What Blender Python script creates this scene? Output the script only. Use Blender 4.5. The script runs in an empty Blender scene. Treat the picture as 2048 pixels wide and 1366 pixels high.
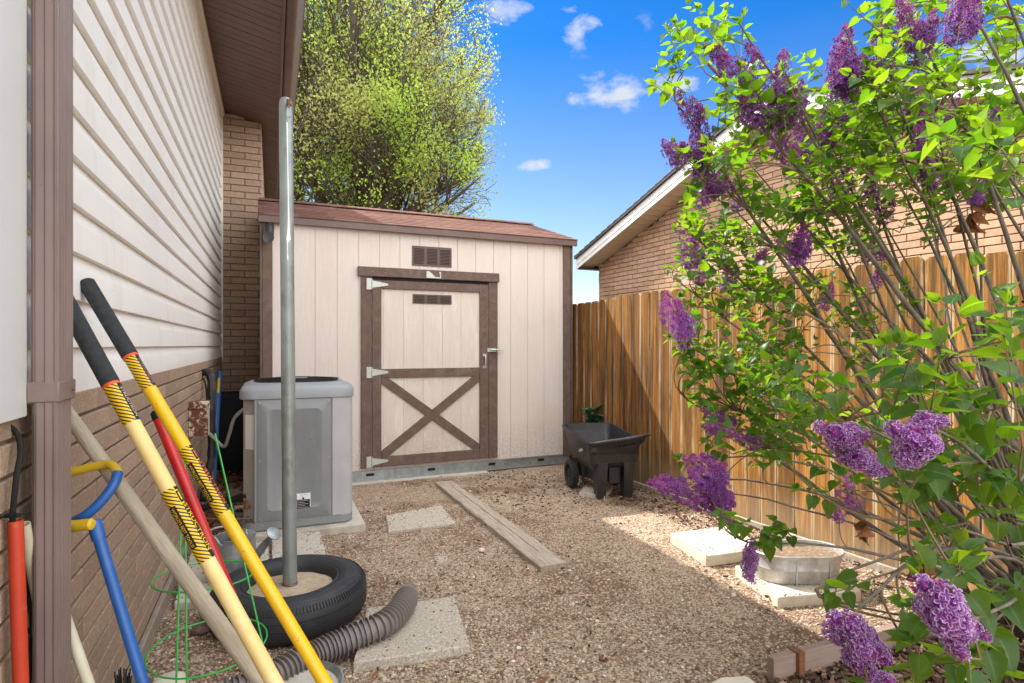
import bpy, bmesh, math, random
from mathutils import Vector, Matrix, noise
R = math.radians
sc = bpy.context.scene
COL = sc.collection
# ------------------------------------------------------------------ camera
F, CX, HY, HC = 1170.0, 1024.0, 690.0, 1.35      # focal length in photo pixels, centre, horizon, eye height
cd = bpy.data.cameras.new('camera'); cam = bpy.data.objects.new('camera', cd); COL.objects.link(cam)
cam.location = (0, 0, HC); cam.rotation_euler = (R(90), 0, 0)
cd.sensor_width = 36; cd.lens = 36*F/2048; cd.shift_y = 7/2048; cd.clip_end = 500; cd.clip_start = .05
sc.camera = cam
# ------------------------------------------------------------------ sky and sun
SUNH = Vector((-.85, .527)).normalized(); EL = 48
w = bpy.data.worlds.new("World"); sc.world = w; w.use_nodes = True
nt = w.node_tree; nt.nodes.clear(); CLB = 6.5
def wn(t, **k):
    n = nt.nodes.new(t)
    for a, b in k.items(): setattr(n, a, b)
    return n
sky = wn('ShaderNodeTexSky', sky_type='NISHITA', sun_disc=False, sun_elevation=R(EL),
         sun_rotation=math.atan2(SUNH.x, SUNH.y) % (2*math.pi), altitude=1300, air_density=1.0, dust_density=.35, ozone_density=2.0)
hs = wn('ShaderNodeHueSaturation'); hs.inputs['Saturation'].default_value = 1.62; hs.inputs['Value'].default_value = .37; hs.inputs['Hue'].default_value = .508
nt.links.new(sky.outputs[0], hs.inputs['Color'])
tcz = wn('ShaderNodeTexCoord'); spz = wn('ShaderNodeSeparateXYZ'); nt.links.new(tcz.outputs['Generated'], spz.inputs[0])
mrs = wn('ShaderNodeMapRange'); nt.links.new(spz.outputs['Z'], mrs.inputs[0])
for i_, v_ in enumerate((.04, .46, .90, 1.42)): mrs.inputs[i_+1].default_value = v_
nt.links.new(mrs.outputs[0], hs.inputs['Saturation'])
mrv = wn('ShaderNodeMapRange'); nt.links.new(spz.outputs['Z'], mrv.inputs[0])
for i_, v_ in enumerate((.04, .45, .34, .40)): mrv.inputs[i_+1].default_value = v_
nt.links.new(mrv.outputs[0], hs.inputs['Value'])
bg = wn('ShaderNodeBackground'); bg.inputs['Strength'].default_value = .15
out = wn('ShaderNodeOutputWorld')
tc = wn('ShaderNodeTexCoord'); sp = wn('ShaderNodeSeparateXYZ'); nt.links.new(tc.outputs['Generated'], sp.inputs[0])
def wm(op, a, b=None, clamp=False):
    n = wn('ShaderNodeMath', operation=op, use_clamp=clamp)
    for i, x in enumerate((a, b)):
        if x is None: continue
        if isinstance(x, (int, float)): n.inputs[i].default_value = x
        else: nt.links.new(x, n.inputs[i])
    return n.outputs[0]
yy = wm('MAXIMUM', sp.outputs['Y'], .05)
sx = wm('DIVIDE', sp.outputs['X'], yy); sz = wm('DIVIDE', sp.outputs['Z'], yy)
cn = wn('ShaderNodeTexNoise'); cn.inputs['Scale'].default_value = 12; cn.inputs['Detail'].default_value = 9; cn.inputs['Roughness'].default_value = .58
mp = wn('ShaderNodeMapping'); mp.inputs['Scale'].default_value = (1, 1, 1.8)
nt.links.new(tc.outputs['Generated'], mp.inputs[0]); nt.links.new(mp.outputs[0], cn.inputs['Vector'])
cl = None
for (u, v, a, b, s) in [(1222, 185, 105, 50, 1.15), (1345, 163, 85, 36, 1.1), (1068, 331, 48, 19, .8), (1010, 22, 90, 40, .7), (1140, 14, 48, 20, .75),
                        (1995, 122, 110, 48, 1.15), (1150, 60, 200, 60, .35), (950, 240, 40, 20, .5), (300, 100, 400, 120, .9), (2500, -100, 300, 120, 1)]:
    dx = wm('DIVIDE', wm('SUBTRACT', sx, (u-CX)/F), a/F); dz = wm('DIVIDE', wm('SUBTRACT', sz, (HY-v)/F), b/F)
    q = wm('SUBTRACT', 1.0, wm('SQRT', wm('ADD', wm('MULTIPLY', dx, dx), wm('MULTIPLY', dz, dz))), True)
    q = wm('MULTIPLY', wm('MINIMUM', wm('MULTIPLY', q, 1.6), 1.0), s)
    cl = q if cl is None else wm('MAXIMUM', cl, q)
dens = wm('SUBTRACT', wm('ADD', wm('MULTIPLY', cn.outputs[0], 3.6), wm('MULTIPLY', cl, .70)), 2.12, True)
dens = wm('MULTIPLY', wm('MULTIPLY', dens, 1.7, True), wm('MINIMUM', wm('MULTIPLY', cl, 3), 1.0))
dens = wm('MULTIPLY', dens, .9)
mx = wn('ShaderNodeMix', data_type='RGBA'); nt.links.new(dens, mx.inputs[0]); nt.links.new(hs.outputs[0], mx.inputs[6])
mx.inputs[7].default_value = (1.30, 1.36, 1.45, 1)
# added unseen bright broken cloud overhead and behind the viewer, fills the shade
bn_ = wn('ShaderNodeTexNoise'); bn_.inputs['Scale'].default_value = 2.2; bn_.inputs['Detail'].default_value = 7; nt.links.new(tc.outputs['Generated'], bn_.inputs['Vector'])
bk = wn('ShaderNodeMapRange', interpolation_type='SMOOTHSTEP'); nt.links.new(sp.outputs['Y'], bk.inputs[0])
bk.inputs[1].default_value = .58; bk.inputs[2].default_value = .22; bk.inputs[3].default_value = 0; bk.inputs[4].default_value = 1
bc = wm('MULTIPLY', bk.outputs[0], wm('ADD', wm('MULTIPLY', wm('SUBTRACT', bn_.outputs[0], .38), 6, True), .35), True)
mx2 = wn('ShaderNodeMix', data_type='RGBA'); nt.links.new(bc, mx2.inputs[0]); nt.links.new(mx.outputs[2], mx2.inputs[6]); mx2.inputs[7].default_value = (CLB, CLB*.995, CLB*.99, 1)
nt.links.new(mx2.outputs[2], bg.inputs['Color']); nt.links.new(bg.outputs[0], out.inputs[0])
ld = bpy.data.lights.new('sun', 'SUN'); ld.energy = 2.1; ld.angle = R(.5); ld.color = (1, .95, .86)
sun = bpy.data.objects.new('sun', ld); COL.objects.link(sun)
sdir = Vector((SUNH.x*math.cos(R(EL)), SUNH.y*math.cos(R(EL)), math.sin(R(EL))))
sun.rotation_euler = sdir.to_track_quat('Z', 'Y').to_euler(); sun.location = sdir*20
sc.view_settings.view_transform = 'Standard'; sc.view_settings.look = 'None'; sc.view_settings.gamma = 1
sc.view_settings.exposure = 2.05
try:
    sc.cycles.max_bounces = 10; sc.cycles.diffuse_bounces = 6; sc.cycles.transmission_bounces = 6; sc.cycles.sample_clamp_indirect = 8
except Exception: pass

# ------------------------------------------------------------------ helpers
def P(u, v, Y): return Vector(((u-CX)/F*Y, Y, HC+(HY-v)/F*Y))
def G(u, v, z=0.0): return P(u, v, (HC-z)*F/(v-HY))
class Fr:                                   # a vertical frame: x along, z up, y = z cross x
    def __init__(s, ox, oy, ax, ay):
        s.O = Vector((ox, oy, 0)); s.x = Vector((ax, ay, 0)).normalized(); s.y = Vector((-s.x.y, s.x.x, 0)); s.a = math.atan2(s.x.y, s.x.x)
    def pix(s, u, v, o=0.0):
        d = Vector(((u-CX)/F, 1, (HY-v)/F)); C = Vector((0, 0, HC))
        t = s.y.dot(s.O+s.y*o-C)/s.y.dot(d); p = C+d*t
        return (p-s.O).dot(s.x), p.z
    def loc(s, p): q = Vector(p)-s.O; return Vector((q.dot(s.x), q.dot(s.y), q.z))
    def w(s, x, y, z): return s.O+s.x*x+s.y*y+Vector((0, 0, z))
    def M(s): return Matrix.Translation(s.O) @ Matrix.Rotation(s.a, 4, 'Z')
HF = Fr(-.6, 0, -.4111, 1)
SF = Fr(-2.30, 5.39, .9161, .4009)
FF = Fr(3.966, 0, -.4855, 1)
NF = Fr(5.1, 0, -.4855, 1)

class MB:
    def __init__(s): s.v = []; s.f = []; s.c = []; s.cur = (1, 1, 1); s.T = None
    def add(s, vs, fs, cs=None):
        n = len(s.v)
        if s.T is not None: vs = [s.T @ Vector(v) for v in vs]
        s.v.extend([tuple(v) for v in vs]); s.c.extend(cs if cs else [s.cur]*len(vs))
        s.f.extend([tuple(i+n for i in f) for f in fs]); return s
    def box(s, x0, x1, y0, y1, z0, z1):
        return s.add([(x0,y0,z0),(x1,y0,z0),(x1,y1,z0),(x0,y1,z0),(x0,y0,z1),(x1,y0,z1),(x1,y1,z1),(x0,y1,z1)],
                     [(3,2,1,0),(4,5,6,7),(0,1,5,4),(1,2,6,5),(2,3,7,6),(3,0,4,7)])
    def cbox(s, x0, x1, y0, y1, z0, z1, c=.003):   # box whose -y face has a chamfer
        return s.add([(x0,y1,z0),(x1,y1,z0),(x1,y1,z1),(x0,y1,z1),(x0,y0+c,z0),(x1,y0+c,z0),(x1,y0+c,z1),(x0,y0+c,z1),
                      (x0+c,y0,z0+c),(x1-c,y0,z0+c),(x1-c,y0,z1-c),(x0+c,y0,z1-c)],
                     [(0,1,5,4),(1,2,6,5),(2,3,7,6),(3,0,4,7),(4,5,9,8),(5,6,10,9),(6,7,11,10),(7,4,8,11),(8,9,10,11)])
    def prism(s, poly, h0, h1, ax='z'):           # polygon extruded
        def m(a, b, h): return (a, b, h) if ax == 'z' else ((a, h, b) if ax == 'y' else (h, a, b))
        n = len(poly)
        return s.add([m(a, b, h0) for a, b in poly]+[m(a, b, h1) for a, b in poly],
                     [tuple(range(n))[::-1], tuple(range(n, 2*n))]+[(i, (i+1) % n, n+(i+1) % n, n+i) for i in range(n)])
    def rings(s, rs, cap=(True, True), closed=False, cs=None):
        n = len(rs[0]); vs = [p for r in rs for p in r]; fs = []
        m = len(rs)
        for j in range(m if closed else m-1):
            for i in range(n): fs.append((j*n+i, j*n+(i+1) % n, ((j+1) % m)*n+(i+1) % n, ((j+1) % m)*n+i))
        if not closed:
            if cap[0]: fs.append(tuple(range(n))[::-1])
            if cap[1]: fs.append(tuple(range((m-1)*n, m*n)))
        return s.add(vs, fs, cs)
    def tube(s, pts, r, n=8, cap=True, closed=False):
        pts = [Vector(p) for p in pts]; m = len(pts); rr = r if isinstance(r, (list, tuple)) else [r]*m
        def tan(i):
            a = pts[(i-1) % m] if (closed or i > 0) else pts[i]; b = pts[(i+1) % m] if (closed or i < m-1) else pts[i]
            t = b-a; return t.normalized() if t.length > 1e-9 else Vector((0, 0, 1))
        t0 = tan(0); u = t0.orthogonal().normalized(); rs = []
        for i in range(m):
            t = tan(i); u = (u-t*u.dot(t))
            u = u.normalized() if u.length > 1e-6 else t.orthogonal().normalized()
            b = t.cross(u)
            rs.append([pts[i]+(u*math.cos(2*math.pi*k/n)+b*math.sin(2*math.pi*k/n))*rr[i] for k in range(n)])
        return s.rings(rs, (cap, cap), closed)
    def lathe(s, prof, n=32, c=(0, 0, 0), cap=(False, False), closed=False):
        return s.rings([[(c[0]+r*math.cos(2*math.pi*k/n), c[1]+r*math.sin(2*math.pi*k/n), c[2]+z) for k in range(n)] for r, z in prof], cap, closed)
    def disc(s, c, r, n=12, axis='y', h=.004):
        c = Vector(c); rs = []
        for d in (0, h):
            if axis == 'y': rs.append([c+Vector((r*math.cos(2*math.pi*k/n), -d, r*math.sin(2*math.pi*k/n))) for k in range(n)])
            elif axis == 'z': rs.append([c+Vector((r*math.cos(2*math.pi*k/n), r*math.sin(2*math.pi*k/n), d)) for k in range(n)])
            else: rs.append([c+Vector((d, r*math.cos(2*math.pi*k/n), r*math.sin(2*math.pi*k/n))) for k in range(n)])
        return s.rings(rs)
    def build(s, name, m, parent=None, ang=35, bev=0, recalc=True, col=False, seg=2):
        me = bpy.data.meshes.new(name); me.from_pydata(s.v, [], s.f)
        if col:
            at = me.color_attributes.new('col', 'FLOAT_COLOR', 'POINT')
            flat = []
            for c in s.c: flat.extend((c[0], c[1], c[2], 1))
            at.data.foreach_set('color', flat)
        if recalc and len(s.f) < 60000:
            bm = bmesh.new(); bm.from_mesh(me); bmesh.ops.recalc_face_normals(bm, faces=bm.faces); bm.to_mesh(me); bm.free()
        if ang:
            me.polygons.foreach_set('use_smooth', [True]*len(me.polygons))
            try: me.set_sharp_from_angle(angle=R(ang))
            except Exception: pass
        me.materials.append(m); me.update()
        o = bpy.data.objects.new(name, me); COL.objects.link(o)
        if parent is not None: o.parent = parent
        if bev:
            b = o.modifiers.new('bevel', 'BEVEL'); b.width = bev; b.segments = seg; b.limit_method = 'ANGLE'; b.angle_limit = R(40)
            b.harden_normals = False
        return o
def tag(o, label=None, cat=None, group=None, kind=None):
    if label: o['label'] = label
    if cat: o['category'] = cat
    if group: o['group'] = group
    if kind: o['kind'] = kind
    return o
def thing(name, label, cat, loc=(0, 0, 0), rz=0, group=None):
    o = bpy.data.objects.new(name, None); COL.objects.link(o); o.location = loc; o.rotation_euler = (0, 0, rz); o.empty_display_size = .1
    return tag(o, label, cat, group)
def rrect(cx, cy, hx, hy, r, z, n=5):
    pts = []
    for k, (sx_, sy_) in enumerate(((1, 1), (-1, 1), (-1, -1), (1, -1))):
        for i in range(n):
            a = math.pi/2*(k+i/(n-1)); pts.append((cx+sx_*(hx-r)+r*math.cos(a), cy+sy_*(hy-r)+r*math.sin(a), z))
    return pts
def bez(a, b, c, n=10): return [a*(1-t)**2+b*2*t*(1-t)+c*t*t for t in [i/n for i in range(n+1)]]
def smoothpath(pts, n=6):                     # Catmull-Rom
    pts = [Vector(p) for p in pts]; o = []
    for i in range(len(pts)-1):
        p0 = pts[max(i-1, 0)]; p1 = pts[i]; p2 = pts[i+1]; p3 = pts[min(i+2, len(pts)-1)]
        for k in range(n):
            t = k/n; o.append(.5*((2*p1)+(p2-p0)*t+(2*p0-5*p1+4*p2-p3)*t*t+(3*p1-p0-3*p2+p3)*t**3))
    o.append(pts[-1]); return o

# ------------------------------------------------------------------ materials
class NT:
    def __init__(s, name):
        s.m = bpy.data.materials.new(name); s.m.use_nodes = True; s.t = s.m.node_tree; s.t.nodes.clear()
        s.out = s.n('ShaderNodeOutputMaterial'); s.tc = s.n('ShaderNodeTexCoord').outputs['Object']
    def n(s, t, **k):
        x = s.t.nodes.new(t)
        for a, b in k.items(): setattr(x, a, b)
        return x
    def s_(s, inp, v):
        if v is None: return
        if isinstance(v, bpy.types.NodeSocket): s.t.links.new(v, inp)
        elif isinstance(v, (tuple, list)) and len(v) == 3 and inp.type == 'RGBA': inp.default_value = (*v, 1)
        else: inp.default_value = v
    def map(s, vec=None, scale=(1, 1, 1), rot=(0, 0, 0), loc=(0, 0, 0)):
        x = s.n('ShaderNodeMapping'); s.s_(x.inputs[0], vec or s.tc); x.inputs['Scale'].default_value = scale
        x.inputs['Rotation'].default_value = rot; x.inputs['Location'].default_value = loc; return x.outputs[0]
    def noise(s, vec, scale, detail=6, rough=.6, dist=0):
        x = s.n('ShaderNodeTexNoise'); s.s_(x.inputs['Vector'], vec); x.inputs['Scale'].default_value = scale
        x.inputs['Detail'].default_value = detail; x.inputs['Roughness'].default_value = rough; x.inputs['Distortion'].default_value = dist; return x.outputs[0]
    def vor(s, vec, scale, out='Color', feature='F1'):
        x = s.n('ShaderNodeTexVoronoi', feature=feature); s.s_(x.inputs['Vector'], vec); x.inputs['Scale'].default_value = scale; return x.outputs[out]
    def ramp(s, v, lo, hi):
        x = s.n('ShaderNodeMapRange'); s.s_(x.inputs[0], v); x.inputs[1].default_value = lo; x.inputs[2].default_value = hi; return x.outputs[0]
    def cramp(s, v, stops, interp='LINEAR'):
        x = s.n('ShaderNodeValToRGB'); s.s_(x.inputs[0], v); e = x.color_ramp.elements; x.color_ramp.interpolation = interp
        while len(e) < len(stops): e.new(.5)
        for i, (p, c) in enumerate(stops): e[i].position = p; e[i].color = (*c, 1)
        return x.outputs[0]
    def mix(s, f, a, b, t='MIX'):
        x = s.n('ShaderNodeMix', data_type='RGBA', blend_type=t); s.s_(x.inputs[0], f); s.s_(x.inputs[6], a); s.s_(x.inputs[7], b); return x.outputs[2]
    def math(s, op, a, b=0.0, c=0.0, clamp=False):
        x = s.n('ShaderNodeMath', operation=op, use_clamp=clamp); s.s_(x.inputs[0], a); s.s_(x.inputs[1], b); s.s_(x.inputs[2], c); return x.outputs[0]
    def sep(s, v): x = s.n('ShaderNodeSeparateXYZ'); s.s_(x.inputs[0], v); return x.outputs
    def attr(s, name='col'): return s.n('ShaderNodeAttribute', attribute_name=name).outputs['Color']
    def bump(s, h, strength, dist=.002, nrm=None):
        x = s.n('ShaderNodeBump'); s.s_(x.inputs['Height'], h); x.inputs['Strength'].default_value = strength; x.inputs['Distance'].default_value = dist
        if nrm: s.s_(x.inputs['Normal'], nrm)
        return x.outputs[0]
    def pbr(s, col, rough=.6, metal=0., nrm=None, spec=.5, coat=0.):
        x = s.n('ShaderNodeBsdfPrincipled'); s.s_(x.inputs['Base Color'], col); s.s_(x.inputs['Roughness'], rough); s.s_(x.inputs['Metallic'], metal)
        s.s_(x.inputs['Specular IOR Level'], spec); s.s_(x.inputs['Coat Weight'], coat); s.s_(x.inputs['Normal'], nrm)
        s.t.links.new(x.outputs[0], s.out.inputs[0]); return x
def M(name, c1, c2=None, scale=8, rough=.6, metal=0., bump=0., bscale=60, st=(1, 1, 1), lo=.35, hi=.65, c3=None, s3=1.5, r3=(.55, .75), spec=.5, dist=.002, coat=0, attr=False, st3=(1, 1, 1), speck=None):
    k = NT(name); v = k.map(scale=st); c = c1
    if c2: c = k.mix(k.ramp(k.noise(v, scale), lo, hi), c1, c2)
    if c3: c = k.mix(k.ramp(k.noise(k.map(scale=st3), s3, 8, .65), *r3), c, c3)
    if speck: c = k.mix(k.ramp(k.noise(k.tc, speck[1], 2), speck[2], speck[2]+.05), c, speck[0])
    if attr: c = k.mix(1.0, c, k.attr(), 'MULTIPLY')
    nr = k.bump(k.noise(v, bscale, 5), bump, dist) if bump else None
    rr = k.math('ADD', k.math('MULTIPLY', k.noise(k.tc, scale*1.7), .25), rough-.12) if c2 else rough
    k.pbr(c, rr, metal, nr, spec, coat); return k.m

m_brick = M('tan brick', (.31, .215, .15), (.40, .285, .205), 90, .9, bump=.9, bscale=220, dist=.003, attr=True, c3=(.48, .37, .28), s3=55, r3=(.55, .66), spec=.2)
m_mortar = M('mortar', (.14, .10, .078), (.19, .14, .105), 40, .95, bump=.6, bscale=150, spec=.1)
m_nbrick = M('neighbour brick', (.45, .285, .18), (.53, .35, .235), 30, .9, bump=.5, bscale=120, attr=True, spec=.2)
m_nmortar = M('neighbour mortar', (.16, .10, .07), (.2, .13, .09), 40, .95, spec=.1)
m_siding = M('cream vinyl siding', (.82, .80, .75), (.78, .76, .71), 3, .42, bump=.08, bscale=90, st=(.3, 1, 2), c3=(.66, .62, .55), s3=2.0, r3=(.54, .8), st3=(3, 1, .8), speck=((.45, .40, .33), 34, .74), dist=.001)
m_white = M('white vinyl', (.72, .74, .71), (.68, .70, .67), 3, .35, c3=(.6, .6, .56), s3=3, r3=(.62, .85), st3=(3, 3, .4))
m_trim = M('cream trim', (.66, .64, .57), None, rough=.5)
m_brownal = M('brown painted aluminium', (.115, .07, .052), (.135, .084, .064), 5, .42, c3=(.17, .12, .1), s3=9, r3=(.6, .8), spec=.5, st3=(1, 1, .3))
m_spout = M('dusty brown downspout', (.165, .118, .104), (.205, .148, .132), 4, .45, c3=(.12, .08, .07), s3=2.2, r3=(.55, .8), bump=.15, bscale=60, st3=(9, 9, .7), speck=((.09, .06, .05), 70, .74))
m_soffit = M('dark brown soffit', (.105, .058, .042), (.12, .066, .048), 3, .5, attr=True)
m_concrete = M('grey concrete', (.46, .42, .36), (.56, .52, .45), 14, .95, bump=.5, bscale=120, c3=(.34, .29, .23), s3=3, r3=(.55, .78), spec=.2, speck=((.22, .18, .14), 130, .66))
m_agg = M('exposed aggregate paver', (.50, .45, .37), (.36, .31, .25), 120, .95, bump=1., bscale=170, dist=.004, lo=.42, hi=.6, c3=(.62, .58, .50), s3=70, r3=(.52, .62), spec=.2)
m_paleslab = M('pale pitted slab', (.66, .60, .50), (.58, .52, .43), 16, .95, bump=.5, bscale=110, speck=((.10, .07, .05), 55, .70), c3=(.5, .42, .32), s3=4, r3=(.55, .8), spec=.2)
m_asphalt_sh = M('brown red shingle', (.125, .062, .048), (.175, .09, .068), 160, .95, bump=.7, bscale=300, attr=True, spec=.2, c3=(.27, .165, .13), s3=1.6, r3=(.58, .75))
m_dkshingle = M('dark grey shingle', (.06, .055, .05), (.10, .09, .085), 120, .95, bump=.6, bscale=200)
m_galv = M('galvanised steel', (.42, .45, .46), (.30, .33, .34), 16, .42, metal=.75, bump=.1, bscale=50, c3=(.23, .24, .24), s3=5, r3=(.5, .8), st3=(3, 3, .7))
m_galvpole = M('weathered galvanised pole', (.24, .27, .26), (.31, .34, .33), 9, .5, metal=.45, bump=.12, bscale=60, c3=(.13, .145, .14), s3=7, r3=(.5, .75), st3=(1.5, 1.5, .8))
m_galvcan = M('galvanised sheet', (.40, .42, .42), (.29, .31, .31), 30, .45, metal=.6, bump=.1, c3=(.22, .23, .22), s3=8, r3=(.5, .75))
m_tubmet = M('whitened galvanised tub', (.60, .60, .58), (.44, .43, .41), 25, .5, metal=.45, bump=.2, c3=(.30, .26, .21), s3=9, r3=(.52, .75))
m_zinc = M('zinc hardware', (.55, .58, .52), (.45, .48, .43), 60, .45, metal=.4)
m_rust = M('rust', (.13, .05, .025), (.22, .09, .04), 60, .9, bump=.6, bscale=200)
m_rubber = M('worn tyre rubber', (.020, .021, .024), (.032, .033, .037), 14, .6, bump=.35, bscale=130, c3=(.05, .049, .048), s3=6, r3=(.58, .85), spec=.45)
m_blackpl = M('black plastic', (.018, .018, .02), (.03, .03, .033), 20, .45, bump=.25, bscale=200, c3=(.06, .06, .065), s3=10, r3=(.6, .85))
m_cartpl = M('black moulded plastic', (.018, .018, .02), (.028, .028, .032), 20, .38, bump=.35, bscale=260, c3=(.085, .085, .09), s3=7, r3=(.58, .8), st3=(1, 1, .4))
m_foam = M('black foam grip', (.03, .033, .036), (.045, .049, .053), 60, .85, bump=.4, bscale=300, spec=.2)
m_orangering = M('orange collar', (.75, .10, .015), None, rough=.4)
m_yellow = M('yellow fibreglass', (.86, .52, .005), (.76, .44, .006), 8, .38, coat=.15, bump=.12, bscale=160, speck=((.30, .18, .03), 75, .69), c3=(.74, .47, .05), s3=12, r3=(.56, .72), st3=(3, 3, .6))
m_cream = M('faded cream fibreglass', (.80, .62, .27), (.72, .52, .18), 5, .5, bump=.15, bscale=150, st3=(2, 2, 1.2), c3=(.80, .68, .40), s3=6, r3=(.5, .8))
m_red = M('red painted handle', (.62, .012, .014), (.46, .012, .012), 12, .34, coat=.3, speck=((.22, .03, .03), 80, .70), bump=.1, bscale=160)
m_orangered = M('orange red pole', (.50, .045, .016), (.42, .04, .015), 12, .5, c3=(.55, .12, .07), s3=30, r3=(.6, .75))
m_oldwood = M('weathered grey wood', (.50, .44, .33), (.34, .29, .215), 14, .85, bump=.9, bscale=60, st=(4, 4, .35), c3=(.60, .54, .42), s3=7, st3=(3, 3, .5), dist=.003)
m_blue = M('blue painted steel', (.014, .09, .32), (.02, .115, .38), 14, .42, bump=.2, bscale=200, c3=(.12, .22, .42), s3=30, r3=(.64, .8))
m_yelgrip = M('dull yellow grip', (.62, .42, .015), (.50, .33, .015), 14, .6, bump=.3, bscale=200)
m_offwhite = M('off white tube', (.62, .58, .44), (.52, .48, .34), 10, .55)
m_greenwire = M('green coated wire', (.03, .42, .06), (.03, .34, .05), 40, .4)
m_acpanel = M('grey painted panel', (.205, .22, .23), (.235, .25, .26), 3, .42, bump=.06, bscale=90, c3=(.29, .285, .265), s3=5, r3=(.48, .8), st3=(2.5, 2.5, .5), speck=((.10, .09, .08), 48, .72))
m_aclight = M('light grey plastic', (.25, .265, .285), (.29, .305, .32), 4, .42)
m_acbeige = M('beige metal side', (.33, .30, .26), (.38, .35, .31), 8, .6)
m_acside = M('silver grey louvre', (.40, .40, .42), (.45, .45, .47), 4, .45)
m_black = M('flat black', (.012, .012, .013), None, rough=.7, spec=.3)
m_conduit = M('grey conduit', (.34, .33, .29), (.28, .27, .23), 20, .55)
m_copper = M('dull metal line', (.2, .18, .16), None, rough=.5, metal=.6)
m_hose = M('brown drain hose', (.165, .14, .13), (.20, .172, .16), 7, .5, bump=.2, c3=(.28, .25, .235), s3=10, r3=(.55, .8))
m_shedtrim = M('brown painted shed trim', (.115, .070, .054), (.155, .10, .08), 18, .75, bump=.8, bscale=60, st=(1, 1, 1), c3=(.20, .14, .12), s3=5, r3=(.55, .75), dist=.002)
m_shedfascia = M('brown metal drip edge', (.13, .078, .07), (.16, .10, .09), 6, .5)
m_vent = M('brown vent', (.095, .058, .052), None, rough=.5)
m_plank = M('weathered timber', (.50, .42, .34), (.31, .25, .195), 12, .95, bump=1., bscale=40, st=(6, .5, 3), c3=(.17, .13, .10), s3=26, r3=(.6, .7), st3=(1, .6, 1), dist=.006)
m_edge = M('pinkish timber edging', (.30, .215, .175), (.24, .165, .135), 9, .9, bump=.6, bscale=50, st=(.5, 4, 5))
m_soil = M('dry potting soil', (.30, .20, .13), (.17, .11, .07), 60, .95, bump=1., bscale=120, dist=.01, c3=(.45, .33, .22), s3=40, r3=(.55, .65))
m_bark = M('lilac bark', (.12, .10, .078), (.19, .165, .13), 20, .9, bump=.6, bscale=90, c3=(.065, .055, .045), s3=12, r3=(.5, .75), spec=.2)
m_twig = M('young twig', (.15, .10, .055), (.20, .145, .08), 20, .8)
m_green_stem = M('green stem', (.13, .24, .04), None, rough=.6)
m_treebark = M('tree bark', (.055, .042, .032), (.09, .07, .052), 7, .95, bump=1., bscale=20, dist=.02)
m_dead = M('dead leaf', (.25, .10, .035), (.16, .06, .02), 20, .9)
m_cream_soffit = M('cream soffit', (.62, .52, .36), (.58, .48, .33), 4, .6, attr=True)
m_whitefascia = M('white fascia', (.72, .71, .68), (.66, .65, .62), 4, .5, c3=(.5, .49, .46), s3=3, r3=(.6, .8))
m_glasslabel = M('white sticker', (.8, .8, .8), None, rough=.4)
m_grass = M('grass', (.09, .19, .03), (.16, .26, .05), 30, .7)

# painted plank siding of the shed, with vertical embossed grain
def shed_mat(name, base, wear):
    k = NT(name); v = k.map(scale=(14, 14, .9)); g = k.noise(v, 4, 8, .7, .6)
    c = k.mix(k.ramp(g, .35, .7), base, tuple(x*.92 for x in base))
    worn = k.math('MULTIPLY', k.ramp(k.noise(k.map(scale=(3, 3, .8)), 2.2, 8, .7), .5, .68), k.ramp(k.noise(k.map(scale=(40, 40, 2)), 3, 6, .7), .4, .6))
    c = k.mix(k.math('MULTIPLY', worn, wear), c, (.82, .77, .72))
    c = k.mix(k.ramp(k.noise(k.tc, 1.1, 5), .55, .85), c, tuple(a*b for a, b in zip(base, (.88, .82, .76))))
    zz = k.sep(k.tc)[2]; mud = k.math('MULTIPLY', k.ramp(zz, .55, .10), k.ramp(k.noise(k.tc, 38, 6, .7), .42, .66)); c = k.mix(k.math('MULTIPLY', mud, .7), c, (.36, .27, .20))
    c = k.mix(k.math('MULTIPLY', k.ramp(k.noise(k.map(scale=(9, 9, .35)), 2.2, 6, .7), .58, .72), .22), c, (.38, .28, .21))
    k.pbr(c, .75, 0, k.bump(k.noise(k.map(scale=(16, 16, 1.1)), 7, 6, .7, .5), .7, .003), .25); return k.m
m_shed = shed_mat('beige pink painted siding', (.70, .62, .57), .25)
m_sheddoor = shed_mat('worn door siding', (.68, .60, .535), .95)

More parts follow.
